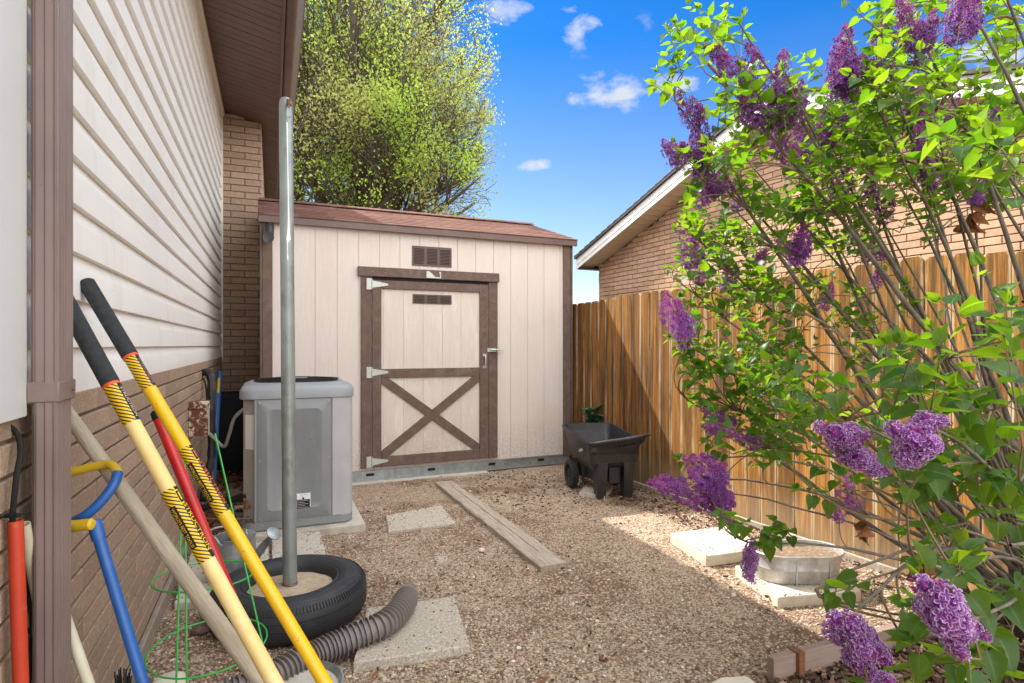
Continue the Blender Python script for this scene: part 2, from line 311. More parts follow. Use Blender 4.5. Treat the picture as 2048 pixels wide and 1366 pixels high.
def fence_mat():
    k = NT('stained cedar pickets'); a = k.sep(k.attr())
    v = k.map(scale=(22, 22, .75)); off = k.n('ShaderNodeVectorMath', operation='ADD'); k.s_(off.inputs[0], v)
    cmb = k.n('ShaderNodeCombineXYZ'); k.s_(cmb.inputs[0], k.math('MULTIPLY', a[0], 37)); k.s_(cmb.inputs[2], k.math('MULTIPLY', a[0], 91)); k.s_(off.inputs[1], cmb.outputs[0]); v2 = off.outputs[0]
    g = k.noise(v2, 1.6, 9, .68, 1.2)
    c = k.cramp(g, [(.30, (.085, .036, .011)), (.44, (.22, .10, .025)), (.58, (.36, .19, .05)), (.80, (.50, .32, .13))])
    c = k.mix(1.0, c, k.cramp(a[0], [(0, (.58, .55, .50)), (.5, (.95, .9, .82)), (1, (1.2, 1.12, 1.0))]), 'MULTIPLY')
    # knots
    kn = k.vor(k.map(scale=(1, 1, .42)), 5.2, 'Distance'); c = k.mix(k.ramp(kn, .085, .03), c, (.07, .03, .012))
    # pale unstained streaks along the picket edges
    ed = k.math('MULTIPLY', k.ramp(a[1], .80, .97), k.ramp(k.noise(k.map(scale=(2, 2, .6)), 3, 4), .38, .6))
    c = k.mix(k.math('MULTIPLY', ed, .85), c, (.62, .50, .34))
    c = k.mix(k.math('MULTIPLY', k.ramp(k.noise(k.map(scale=(9, 9, .5)), 1.3, 6, .7), .50, .60), .8), c, (.07, .038, .020))
    xyz = k.sep(k.tc); z = xyz[2]; old = k.ramp(k.math('ADD', xyz[0], k.math('MULTIPLY', a[0], .7)), 5.3, 6.5); c = k.mix(k.math('MULTIPLY', old, .62), c, k.mix(1.0, c, (.52, .46, .42), 'MULTIPLY'))  # boards turn darker and browner toward the far end
    c = k.mix(k.math('MULTIPLY', k.ramp(z, .35, 0.0), .5), c, (.42, .33, .22))
    k.pbr(c, .8, 0, k.bump(g, .6, .004), .25); return k.m
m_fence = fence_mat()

def leaf_mat(name, refl, trans, refl2, trans2, wt=.55, gloss=.38):
    k = NT(name); a = k.sep(k.attr()); r = a[0]; mid = k.ramp(a[1], .10, .03)
    cr = k.mix(r, refl, refl2); ct = k.mix(r, trans, trans2)
    mot = k.ramp(k.noise(k.tc, 85, 5, .7), .35, .7); cr = k.mix(k.math('MULTIPLY', mot, .35), cr, k.mix(1.0, cr, (.55, .62, .5), 'MULTIPLY')); ct = k.mix(k.math('MULTIPLY', mot, .3), ct, k.mix(1.0, ct, (.6, .68, .6), 'MULTIPLY'))
    cr = k.mix(k.math('MULTIPLY', mid, .5), cr, (.25, .38, .10))
    p = k.pbr(cr, gloss, 0, None, .45)
    t = k.n('ShaderNodeBsdfTranslucent'); k.s_(t.inputs[0], ct)
    m = k.n('ShaderNodeMixShader'); m.inputs[0].default_value = wt
    k.t.links.new(p.outputs[0], m.inputs[1]); k.t.links.new(t.outputs[0], m.inputs[2]); k.t.links.new(m.outputs[0], k.out.inputs[0]); return k.m
m_leaf = leaf_mat('lilac leaf', (.025, .085, .014), (.15, .37, .010), (.060, .15, .018), (.38, .56, .015))
m_tleaf = leaf_mat('tree leaf', (.36, .34, .13), (.56, .54, .18), (.30, .50, .07), (.66, .88, .10), .62, .6)
m_kale = leaf_mat('blue green leaf', (.05, .12, .07), (.08, .2, .06), (.09, .18, .11), (.12, .25, .08), .3, .5)
def petal_mat(nm='lilac petal', q=1.0):
    k = NT(nm); a = k.sep(k.attr())
    c = k.mix(a[2], (.22, .06, .38), (.45, .055, .30)); c = k.mix(k.math('MULTIPLY', a[0], .35), c, (.45, .22, .62))
    c = k.mix(k.ramp(a[1], .45, 1.0), c, (.80, .64, .88))
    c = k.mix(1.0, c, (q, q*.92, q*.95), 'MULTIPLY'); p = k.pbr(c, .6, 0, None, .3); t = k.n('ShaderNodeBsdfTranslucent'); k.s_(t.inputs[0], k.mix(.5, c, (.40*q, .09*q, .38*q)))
    m = k.n('ShaderNodeMixShader'); m.inputs[0].default_value = .35
    k.t.links.new(p.outputs[0], m.inputs[1]); k.t.links.new(t.outputs[0], m.inputs[2]); k.t.links.new(m.outputs[0], k.out.inputs[0]); return k.m
m_petal = petal_mat(); m_petal_shade = petal_mat('shaded purple lilac petal', .72)  # second petal is a darker copy, shade of upper blooms put into its colour

def ground_mat():
    k = NT('pea gravel and soil'); v = k.tc; d2 = k.noise(v, 30, 3)
    vv = k.n('ShaderNodeVectorMath', operation='ADD'); k.s_(vv.inputs[0], v)
    vc = k.n('ShaderNodeVectorMath', operation='SCALE'); nz = k.n('ShaderNodeTexNoise'); nz.inputs['Scale'].default_value = 45; k.s_(nz.inputs['Vector'], v)
    k.s_(vc.inputs[0], nz.outputs['Color']); vc.inputs['Scale'].default_value = .012; k.s_(vv.inputs[1], vc.outputs[0]); w_ = vv.outputs[0]
    cell = k.sep(k.vor(w_, 120)); dist = k.vor(w_, 120, 'Distance')
    stone = k.cramp(cell[0], [(0, (.14, .095, .062)), (.2, (.33, .23, .15)), (.5, (.50, .37, .26)), (.75, (.58, .46, .34)), (.9, (.40, .36, .31)), (1, (.78, .70, .60))])
    soil = k.mix(k.ramp(k.noise(v, 55, 6, .7), .35, .65), (.125, .075, .048), (.24, .15, .095))
    big = k.noise(v, .85, 5, .6); mid = k.noise(v, 4.5, 6, .7)
    soilmask = k.ramp(k.math('ADD', k.math('MULTIPLY', big, .65), k.math('MULTIPLY', mid, .45)), .52, .66)
    grav = k.mix(k.ramp(dist, .52, .75), stone, soil)
    keep = k.ramp(k.math('ADD', cell[1], k.math('MULTIPLY', soilmask, .9)), 1.02, .85)
    grav = k.mix(keep, soil, grav)
    grav = k.mix(k.math('MULTIPLY', soilmask, .35), grav, soil)
    grav = k.mix(k.math('MULTIPLY', k.ramp(k.noise(v, 2.2, 6, .6), .5, .75), .25), grav, (.50, .40, .30))
    h = k.math('SUBTRACT', 1.0, dist); h = k.math('ADD', k.math('MULTIPLY', h, keep), k.math('MULTIPLY', k.noise(v, 30, 5), .8))
    k.pbr(grav, .92, 0, k.bump(h, .9, .006), .2); return k.m
m_ground = ground_mat()
def peb_mat(name, stops):
    k = NT(name); c = k.cramp(k.sep(k.attr())[0], stops); c = k.mix(k.ramp(k.noise(k.tc, 160, 3), .4, .7), c, k.mix(1.0, c, (.7, .66, .62), 'MULTIPLY'))
    k.pbr(c, .85, 0, None, .25); return k.m
m_peb = peb_mat('pebbles', [(0, (.13, .085, .058)), (.22, (.31, .215, .14)), (.5, (.50, .37, .265)), (.78, (.62, .50, .385)), (.92, (.38, .345, .31)), (1, (.84, .77, .68))])
m_chip = peb_mat('bark mulch', [(0, (.045, .025, .017)), (.4, (.11, .062, .042)), (.75, (.20, .125, .09)), (1, (.36, .25, .19))])

def stripe_mat(name, text_side):
    k = NT(name); s = k.sep(k.tc); phi = k.math('ARCTAN2', s[0], k.math('MULTIPLY', s[1], -1.0))
    st = k.math('SINE', k.math('ADD', k.math('MULTIPLY', s[2], 560), k.math('MULTIPLY', phi, 9.5)))
    c = k.mix(k.ramp(st, .18, .34), (.80, .50, .006), (.014, .014, .015))
    c = k.mix(k.math('GREATER_THAN', phi, text_side), c, (.016, .016, .017))
    k.pbr(c, .4, 0, None, .4); return k.m
m_stripe = stripe_mat('hazard stripe sleeve', .62)
m_rustpaint = M('rusted beige paint', (.10, .035, .016), (.17, .062, .026), 22, .85, bump=.4, bscale=90, c3=(.62, .54, .42), s3=11, r3=(.50, .56))

# ------------------------------------------------------------------ ground
def axis(lo, hi, dense0, dense1, step, far):
    a = [dense0+i*step for i in range(int((dense1-dense0)/step)+1)]
    l = []; x = dense0; s_ = step
    while x > lo: s_ *= far; x -= s_; l.append(max(x, lo))
    r = []; x = a[-1]; s_ = step
    while x < hi: s_ *= far; x += s_; r.append(min(x, hi))
    return l[::-1]+a+r
xs = axis(-150, 150, -3, 4, .08, 1.35); ys = axis(-100, 250, .8, 8, .08, 1.35)
g = MB()
vs = []
for y in ys:
    for x in xs:
        n_ = noise.noise(Vector((x*1.1, y*1.1, 0)))*.010+noise.noise(Vector((x*4, y*4, 3)))*.005
        vs.append((x, y, n_-.006 if abs(x) < 6 and 0 < y < 10 else -.006))
nx = len(xs)
g.add(vs, [(j*nx+i, j*nx+i+1, (j+1)*nx+i+1, (j+1)*nx+i) for j in range(len(ys)-1) for i in range(nx-1)])
tag(g.build('gravel_ground', m_ground, ang=80), kind='structure')

# ------------------------------------------------------------------ brick layers
def lay(mb, a0, a1, zlo, ztop, rnd, L=.295, H=.0755, j=.010, d=.035, c=.003, zmax=None, T=None):
    """running bond on the plane y=0 of the local matrix, faces to -y"""
    mb.T = T; row = 0; z = zlo
    while z < ztop-.01:
        h = min(H-j, ztop-z); x = a0-(row % 2)*L/2-.02
        while x < a1:
            xa, xb = max(x, a0), min(x+L-j, a1)
            if xb-xa > .02 and (zmax is None or z+h < zmax((xa+xb)/2)+.06):
                hh = h if zmax is None else min(h, max(.01, zmax((xa+xb)/2)-z))
                t = rnd.uniform(.86, 1.1); mb.cur = (t*rnd.uniform(.97, 1.03), t, t*rnd.uniform(.96, 1.03))
                o = rnd.uniform(-.0012, .0012); mb.cbox(xa, xb, -d+.0+o, 0, z, z+hh, c)
            x += L
        z += H; row += 1
    mb.T = None

m_foot = M('tan footing', (.33, .265, .205), (.26, .205, .155), 20, .95, bump=.5, bscale=90)
# ------------------------------------------------------------------ the house on the left
house = thing('house', 'tan brick house wall with cream lap siding and dark brown eave along the left side', 'house', HF.O, HF.a)
rnd = random.Random(3)
SB = 1.205; S1 = 7.21; WO = .447
def soff(y): return 4.02+.216*y              # y negative = outward
b = MB(); lay(b, -.6, S1, .09, SB+.02, rnd, T=Matrix.Translation((0, .0, 0))); b.build('brick_wall', m_brick, house, ang=0, col=True)
MB().box(-.6, S1+.3, -.026, .2, 0, SB+.03).build('mortar', m_mortar, house, ang=0)
MB().box(-.6, S1, -.052, -.0262, -.05, .07).build('footing', m_foot, house, bev=.006)
# wing: brick pier that carries the eave corner
b = MB(); T = Matrix.Translation((S1, 0, 0)) @ Matrix.Rotation(-math.pi/2, 4, 'Z')
T = Matrix(((0, 1, 0, S1), (-1, 0, 0, 0), (0, 0, 1, 0), (0, 0, 0, 1)))      # local a -> -y, local -y -> -x
lay(b, 0, WO, .02, 4.1, rnd, T=T, zmax=lambda a: soff(-a)-.002)
T2 = Matrix.Translation((0, -WO+.035, 0)); lay(b, S1+.0, 13, .02, 3.93, rnd, T=T2, zmax=lambda a: soff(-WO)-.002)
b.build('brick_pier', m_brick, house, ang=0, col=True)
MB().add([(S1-.026, -WO+.009, 0), (S1-.026, .2, 0), (13, .2, 0), (13, -WO+.009, 0), (S1-.026, -WO+.009, soff(-WO)), (S1-.026, .2, soff(0)), (13, .2, soff(0)), (13, -WO+.009, soff(-WO))],
         [(3, 2, 1, 0), (4, 5, 6, 7), (0, 1, 5, 4), (1, 2, 6, 5), (2, 3, 7, 6), (3, 0, 4, 7)]).build('pier_mortar', m_mortar, house, ang=0)
# dutch lap siding
CH = .1385; prof = []; z = SB; k = 0
prof = [(-.012, SB-.012), (-.030, SB-.012)]
while z < 4.0:
    dk = .004 if k % 2 else .0
    prof += [(-.031, z), (-.028, z+CH*.62), (-.024, z+CH*.70), (-.012, z+CH*.93), (-.009-dk*.0, z+CH-.001), (-.009+dk, z+CH-.001)]
    z += CH; k += 1
prof += [(-.02, z), (.05, z), (.05, SB-.012)]
b = MB(); b.prism([(p[0], p[1]) for p in prof], -1.2, S1-.04, 'x')
sd = b.build('lap_siding', m_siding, house, ang=20, recalc=True)
sm = MB(); rs_ = random.Random(8)
for (xx, kk) in ((2.6, 1), (4.6, 0), (3.4, 3), (5.3, 5), (2.2, 7), (4.9, 9), (3.1, 11), (5.8, 2)):
    zz = SB+kk*CH; sm.add([(xx, -.0325, zz), (xx+.003, -.0325, zz), (xx+.003, -.0295, zz+CH*.62), (xx, -.0295, zz+CH*.62)], [(0, 1, 2, 3)])
MB().prism([(-.045, SB-.03), (-.045, 4.0), (.0, 4.0), (.0, SB-.03)], S1-.04, S1-.012, 'x').build('corner_trim', m_trim, house, bev=.002)
MB().prism([(-.034, 3.945), (-.060, 3.95), (-.060, 4.0), (0, 4.0), (0, 3.945)], -1.2, S1-.04, 'x').build('top_trim', m_trim, house)
# smooth white post and panel nearest the viewer
x1, _ = HF.pix(66, 700, -.06)
b = MB(); b.prism([(-.2, 0), (-.2, -.060), (x1-.04, -.060), (x1-.015, -.054), (x1-.004, -.040), (x1, -.02), (x1, 0)], SB-.01, 4.0, 'z')
b.build('white_panel', m_white, house, bev=.0)
# soffit boards, fascia, gutter, roof
b = MB(); x = -3; rr = random.Random(5)
while x < 13:
    t = rr.uniform(.93, 1.06); b.cur = (t, t, t)
    for q in range(2):
        xa = x+q*.1; e = .008 if q == 0 else .004
        b.add([(xa, .02, soff(.02)), (xa+.1-e, .02, soff(.02)), (xa+.1-e, -.63, soff(-.63)), (xa, -.63, soff(-.63)),
               (xa, .02, soff(.02)+.012), (xa+.1-e, .02, soff(.02)+.012), (xa+.1-e, -.63, soff(-.63)+.012), (xa, -.63, soff(-.63)+.012)],
              [(0, 1, 2, 3), (7, 6, 5, 4), (0, 4, 5, 1), (1, 5, 6, 2), (2, 6, 7, 3), (3, 7, 4, 0)])
    x += .2
b.build('soffit', m_soffit, house, ang=0, col=True)
b = MB(); zf = soff(-.63)
b.box(-3, 13, -.652, -.631, zf-.012, zf+.17); b.build('fascia', m_brownal, house, bev=.002)
b = MB(); b.prism([(-.654, zf+.15), (-.654, zf+.02), (-.662, zf+.012), (-.730, zf+.012), (-.742, zf+.022), (-.752, zf+.05), (-.785, zf+.10), (-.790, zf+.125), (-.800, zf+.13), (-.800, zf+.145), (-.788, zf+.15), (-.782, zf+.13), (-.745, zf+.055), (-.725, zf+.018), (-.665, zf+.018), (-.660, zf+.15)], -3, 12.95, 'x')
b.build('gutter', m_brownal, house, ang=50)
b = MB(); b.add([(-3, -.66, zf+.172), (13, -.66, zf+.172), (13, 5, zf+.172+5.66*.216), (-3, 5, zf+.172+5.66*.216), (-3, -.66, zf+.20), (13, -.66, zf+.20), (13, 5, zf+.20+5.66*.216), (-3, 5, zf+.20+5.66*.216)],
      [(3, 2, 1, 0), (4, 5, 6, 7), (0, 1, 5, 4), (1, 2, 6, 5), (2, 3, 7, 6), (3, 0, 4, 7)]); b.build('roof', m_dkshingle, house, ang=0)
MB().box(-3, 13, .2, .35, 0, 4.1).build('light_block_wall', m_mortar, house, ang=0)  # unseen backing wall, added to keep light from leaking through

# downspout with collar
ds = thing('downspout', 'dusty brown ribbed metal downspout standing closest on the left house wall', 'downspout', HF.O, HF.a)
xa, _ = HF.pix(117, 690, -.115); xb, _ = HF.pix(149.5, 690, -.115)
y0, y1_ = -.115, -.063
def ribbed(xa, xb, y0, y1, r=.0032):
    pts = []
    n = 6
    for i in range(n):
        a = xa+(xb-xa)*(i+.0)/n; d = (xb-xa)/n
        pts += [(a+d*.12, y0), (a+d*.38, y0), (a+d*.5, y0+r), (a+d*.88, y0+r)]
    pts = [(xa, y0+.006)]+pts[:]+[(xb, y0+.006)]
    back = [(xb, y1-.006), (xb-.006, y1), (xa+.006, y1), (xa, y1-.006)]
    m = 3; side = []
    for i in range(m):
        d = (y0-y1)/m; a = y1+d*i; side += [(xa, a+d*.3), (xa, a+d*.5), (xa-.0025, a+d*.62), (xa-.0025, a+d*.9)]
    return pts+back+side[:]
cz = HC-(777-HY)*1.42/F
b = MB(); b.prism(ribbed(xa, xb, y0, y1_), cz-.01, 4.0, 'z'); b.build('upper_pipe', m_spout, ds, ang=28)
b = MB(); b.prism(ribbed(xa+.002, xb-.004, y0+.003, y1_-.002), -.02, cz-.01, 'z'); b.build('lower_pipe', m_spout, ds, ang=28)
b = MB(); b.prism([(xa-.002, y0-.002), (xb+.002, y0-.002), (xb+.002, y1_+.005), (xa-.0045, y1_+.005)], cz-.022, cz+.024, 'z'); b.build('strap', m_spout, ds, bev=.003)
b = MB(); b.disc(((xa+xb)/2+.03, y0-.004, cz), .004, 8, 'y', .003); b.build('screw', m_rust, ds)

# ------------------------------------------------------------------ the shed
shed = thing('storage_shed', 'beige storage shed with brown trim and a red brown shingle roof', 'shed', SF.O, SF.a)
SWD = 3.24; SD = 2.3; ZB = .112; ZT = 2.50
gx0, _ = SF.pix(630, 600); pitch = .2032
def panel(x0, x1, z0, z1, y=0.0, th=.012, g0=gx0, pw=pitch, gw=.009, gd=.007):
    poly = [(x0, y+th), (x0, y)]; k0 = math.ceil((x0-g0+gw)/pw); x = g0+k0*pw
    while x < x1-gw:
        if x > x0+gw: poly += [(x-gw/2, y), (x-gw/2, y+gd), (x+gw/2, y+gd), (x+gw/2, y)]
        x += pw
    poly += [(x1, y), (x1, y+th)]
    b = MB(); b.prism(poly, z0, z1, 'z'); return b
panel(.0, SWD, ZB, ZT, 0, .03).build('front_wall', m_shed, shed, ang=30)
b = MB(); b.box(0, .02, .031, SD, ZB, ZT); b.box(SWD-.02, SWD, .031, SD, ZB, ZT); b.box(0.021, SWD-.021, SD-.02, SD, ZB, ZT)
pk = 1.15; zr = 2.96; 
b.add([(SWD-.02, .0, ZT), (SWD-.02, pk, 2.93), (SWD-.02, SD, ZT), (SWD, 0, ZT), (SWD, pk, 2.93), (SWD, SD, ZT)], [(0, 1, 2), (5, 4, 3), (0, 3, 4, 1), (1, 4, 5, 2), (2, 5, 3, 0)])
b.build('side_wall', m_shed, shed, ang=0)
for (ua, ub) in ((525, 545), (1127, 1141)):
    a_, _ = SF.pix(ua, 690, -.02); c_, _ = SF.pix(ub, 690, -.02)
    MB().box(a_, c_, -.02, .0-.0005, ZB-.02, ZT).build('corner_trim', m_shedtrim, shed, bev=.003)
MB().box(SWD+.001, SWD+.02, -.02, .09, ZB-.02, ZT).build('corner_trim', m_shedtrim, shed, bev=.003)
MB().box(-.02, -.001, -.02, .09, ZB-.02, ZT).build('corner_trim', m_shedtrim, shed, bev=.003)
# roof with shingle tabs
XL, XR = -.03, SWD+.05
b = MB()
slope = (zr-2.565)/(pk+.06)
for sgn in (0, 1):
    def rp(d, h=0): # d = distance up the slope in plan from the eave
        y = -.06+d if sgn == 0 else SD+.06-d
        return y, 2.545+slope*d+h
    ya, za = rp(0); yb_, zb = rp(pk+.06)
    b.cur = (.6, .6, .6)
    b.add([(XL, ya, za-.03), (XR, ya, za-.03), (XR, yb_, zb-.03), (XL, yb_, zb-.03), (XL, ya, za-.004), (XR, ya, za-.004), (XR, yb_, zb-.004), (XL, yb_, zb-.004)],
          [(3, 2, 1, 0), (4, 5, 6, 7), (0, 1, 5, 4), (1, 2, 6, 5), (2, 3, 7, 6), (3, 0, 4, 7)])
    d = -.012; row = 0
    while d < pk+.05:
        x = XL-rr.uniform(0, .3)
        while x < XR:
            w_ = .305; x0, x1_ = max(x, XL-.004), min(x+w_-.004, XR+.006)
            if x1_-x0 > .02:
                t = rr.uniform(.78, 1.22); b.cur = (t, t*rr.uniform(.93, 1.05), t*rr.uniform(.9, 1.05))
                j = rr.uniform(-.003, .003)
                e0 = rp(d+j); e1 = rp(min(d+.19, pk+.06)); ht = rr.uniform(.006, .009)
                b.add([(x0, e0[0], e0[1]), (x1_, e0[0], e0[1]), (x1_, e1[0], e1[1]-.004), (x0, e1[0], e1[1]-.004),
                       (x0, e0[0], e0[1]+ht), (x1_, e0[0], e0[1]+ht), (x1_, e1[0], e1[1]), (x0, e1[0], e1[1])],
                      [(3, 2, 1, 0), (4, 5, 6, 7), (0, 1, 5, 4), (1, 2, 6, 5), (2, 3, 7, 6), (3, 0, 4, 7)])
            x += w_
        d += .131; row += 1
x = XL
while x < XR-.02:
    t = rr.uniform(.85, 1.2); b.cur = (t, t, t); xe = min(x+.17, XR)
    b.add([(x, pk-.10, zr-.034), (xe, pk-.10, zr-.034), (xe, pk, zr+.004), (x, pk, zr+.004), (x, pk+.10, zr-.034), (xe, pk+.10, zr-.034),
           (x, pk-.10, zr-.026), (xe, pk-.10, zr-.024), (xe, pk, zr+.014), (x, pk, zr+.011), (x, pk+.1, zr-.026), (xe, pk+.1, zr-.024)],
          [(0, 1, 2, 3), (3, 2, 5, 4), (9, 8, 7, 6), (10, 11, 8, 9), (0, 6, 7, 1), (1, 7, 8, 2), (2, 8, 11, 5), (5, 11, 10, 4), (4, 10, 9, 3), (3, 9, 6, 0)])
    x += .145
b.build('roof', m_asphalt_sh, shed, ang=0, col=True)
b = MB(); b.prism([(-.045, 2.475), (-.062, 2.475), (-.064, 2.535), (-.072, 2.541), (-.072, 2.548), (-.045, 2.551)], XL-.004, XR+.004, 'x'); b.build('eave_fascia', m_shedfascia, shed, bev=.002)
b = MB(); b.add([(XR+.0, -.05, 2.47), (XR+.0, pk, 2.88), (XR+.0, pk, 2.95), (XR, -.05, 2.54), (XR-.02, -.05, 2.47), (XR-.02, pk, 2.88), (XR-.02, pk, 2.95), (XR-.02, -.05, 2.54)],
      [(0, 1, 2, 3), (7, 6, 5, 4), (0, 4, 5, 1), (1, 5, 6, 2), (2, 6, 7, 3), (3, 7, 4, 0)]); b.build('rake_board', m_shedtrim, shed)
# soffit board closing the eave
MB().box(XL, XR, -.044, .0-.021, 2.478, 2.49).build('eave_soffit', m_shedtrim, shed, ang=0)
# galvanised skid with slots
b = MB(); b.box(0.02, SWD-.02, -.010, .03, .006, ZB-.002); b.box(.02, SWD-.02, -.022, -.0105, .006, .016); b.box(.02, SWD-.02, -.016, -.0105, ZB-.014, ZB-.004)
b.build('metal_skid', m_galv, shed, ang=0)
for u in (740, 863, 984, 1082):
    xx, _ = SF.pix(u, 930, -.012); q = MB(); q.rings([[(p[0], -.0115, p[1]) for p in [(a[0], a[1]) for a in rrect(xx, .070, .042, .014, .0138, 0)]], [(p[0], -.0104, p[1]) for p in [(a[0], a[1]) for a in rrect(xx, .070, .042, .014, .0138, 0)]]])
    q.build('slot', m_black, shed, ang=0)
# vent above the door
def vent(name, ua, va, ub, vb, par, y, rows):
    xa, zt = SF.pix(ua, va, y); xb, _ = SF.pix(ub, va+8, y); _, zb = SF.pix(ua, vb, y)
    b = MB(); b.box(xa, xb, y-.006, y, zb, zt); W_ = (xb-xa)/3
    for c in range(3):
        cx0 = xa+c*W_+W_*.12; cx1 = xa+(c+1)*W_-W_*.12
        for r_ in range(rows):
            zz = zb+(zt-zb)*(.1+.8*(r_+.5)/rows); hh = (zt-zb)*.8/rows*.33
            b.add([(cx0, y-.006, zz-hh), (cx1, y-.006, zz-hh), (cx1, y-.013, zz+hh*.2), (cx0, y-.013, zz+hh*.2), (cx1, y-.006, zz+hh), (cx0, y-.006, zz+hh)], [(0, 1, 2, 3), (3, 2, 4, 5), (0, 3, 5), (1, 4, 2)])
    return b.build(name, m_vent, par, ang=0)
vent('wall_vent', 824, 491, 903, 531, shed, -.0008, 11)
# door header and jambs
def trim(name, x0, x1, z0, z1, y0, y1, par, m=None): return MB().box(x0, x1, y0, y1, z0, z1).build(name, m or m_shedtrim, par, bev=.003)
hx0, hz1 = SF.pix(716.5, 532, -.04); hx1, _ = SF.pix(999, 548, -.04); _, hz0 = SF.pix(716.5, 551, -.04)
jl0, _ = SF.pix(722, 690, -.022); jl1, _ = SF.pix(743, 690, -.022); jr0, _ = SF.pix(977.5, 690, -.022); jr1, _ = SF.pix(995.5, 690, -.022)
_, jz0 = SF.pix(735, 937, -.022)
trim('door_header', hx0, hx1, hz0, hz1, -.040, -.0005, shed)
trim('door_jamb', jl0, jl1, jz0, hz0-.001, -.022, -.0005, shed); trim('door_jamb', jr0, jr1, jz0, hz0-.001, -.022, -.0005, shed)
door = bpy.data.objects.new('door', None); COL.objects.link(door); door.parent = shed; door.location = (0, 0, 0)
dx0, dx1 = jl1+.006, jr0-.006; _, dz1 = SF.pix(760, 560, -.02); dz0 = jz0+.004
sw = .100
MB().box(dx0, dx1, -.0120, -.0006, dz1-.004, hz0-.0005).build('door_gap_shade', m_black, shed, ang=0)  # black strip paints the shade in the gap above the door
_, d2 = SF.pix(760, 577, -.02); _, m1 = SF.pix(765, 738, -.02); _, m0 = SF.pix(765, 756, -.02); _, b1 = SF.pix(765, 913, -.02)
pn = panel(dx0+.003, dx1-.003, dz0+.003, dz1-.003, -.010, .008, gx0+.035, pitch, .007, .005); pn.build('door_panel', m_sheddoor, door, ang=30)
def dtrim(name, x0, x1, z0, z1, y=-.032): return trim(name, x0, x1, z0, z1, y, -.0105, door)
xs1, _ = SF.pix(763, 690, -.03); xs2, _ = SF.pix(960, 690, -.03)
dtrim('stile', dx0, xs1, dz0, dz1-.002); dtrim('stile', xs2, dx1, dz0, dz1-.002)
dtrim('top_rail', xs1+.002, xs2-.002, d2, dz1-.002, -.031); dtrim('middle_rail', xs1+.002, xs2-.002, m0, m1, -.031); dtrim('bottom_rail', xs1+.002, xs2-.002, dz0, b1, -.031)
def brace(xa, za, xb, zb, wd, y):
    d = Vector((xb-xa, zb-za)).normalized(); n_ = Vector((-d.y, d.x))*wd/2
    b = MB()
    def cl(p): return (min(max(p[0], xs1+.003), xs2-.003), min(max(p[1], b1+.003), m0-.003))
    # clipped ends
    poly = [(xs1+.003, za-wd*.0), (xs1+.003, za-wd*.9 if zb < za else za+wd*.9), ]
    A = Vector((xa, za)); B_ = Vector((xb, zb)); A = A+d*.0
    poly = [cl(A+n_+d*-.05), cl(A-n_+d*-.05), cl(B_-n_+d*.05), cl(B_+n_+d*.05)]
    b.prism([tuple(A-n_+d*.03), tuple(B_-n_-d*.03), tuple(B_-d*.001), tuple(B_+n_-d*.03), tuple(A+n_+d*.03), tuple(A+d*.001)], y, -.0105, 'y')
    return b.build('brace', m_shedtrim, door, bev=.002)
brace(xs1+.004, m0-.004, xs2-.004, b1+.004, .085, -.028)
brace(xs1+.004, b1+.004, xs2-.004, m0-.004, .085, -.031)
vent('door_vent', 825, 588, 903, 607, door, -.0102, 5)
for v_ in (568, 745, 924):
    xx, zz = SF.pix(743, v_, -.034); b = MB(); xx = (jl1+dx0)/2
    b.box(xx-.052, xx-.006, -.036, -.0325, zz-.055, zz+.055); b.tube([(xx, -.038, zz-.05), (xx, -.038, zz+.05)], .006, 8)
    b.prism([(xx+.004, zz-.036), (xx+.155, zz-.010), (xx+.162, zz), (xx+.155, zz+.010), (xx+.004, zz+.036)], -.036, -.0325, 'y')
    h_ = b.build('hinge', m_zinc, door)

# latch, handle, torn plate
xx, zz = SF.pix(983, 700, -.03); b = MB(); b.box(xx-.05, xx+.05, -.040, -.0325, zz-.02, zz+.02); b.tube([(xx-.02, -.05, zz), (xx+.10, -.05, zz+.004)], .008, 8); b.box(xx+.06, xx+.085, -.055, -.023, zz-.028, zz+.028)
b.tube([(xx+.10, -.052, zz+.004), (xx+.125, -.052, zz+.004), (xx+.125, -.052, zz-.04)], .004, 6); b.build('latch', m_zinc, door, bev=.0015)
xx, zz = SF.pix(969, 721, -.03); b = MB(); b.box(xx-.02, xx+.02, -.036, -.0325, zz+.045, zz+.072); b.box(xx-.02, xx+.02, -.036, -.0325, zz-.082, zz-.055)
b.tube(smoothpath([(xx, -.036, zz+.055), (xx, -.066, zz+.035), (xx, -.07, zz-.01), (xx, -.062, zz-.05), (xx, -.036, zz-.068)], 5), [.007]*21, 8); b.build('handle', m_zinc, door)
xa_, za_ = SF.pix(853, 542, -.041); xb_, zb_ = SF.pix(882, 557, -.041)
b = MB(); b.prism([(xa_, za_), (xa_, zb_), (xb_, zb_), (xb_, za_-.003), (xb_-.02, za_-.004), (xb_-.022, za_-.018), (xb_-.01, za_-.02), (xb_-.011, zb_+.012), (xa_+.09, zb_+.012), (xa_+.06, za_-.025), (xa_+.03, za_-.002)], -.0435, -.0405, 'y')
b.build('torn_sign_plate', m_zinc, shed)
m_nail = M('nail head', (.30, .22, .17), None, rough=.6); rn = random.Random(4)
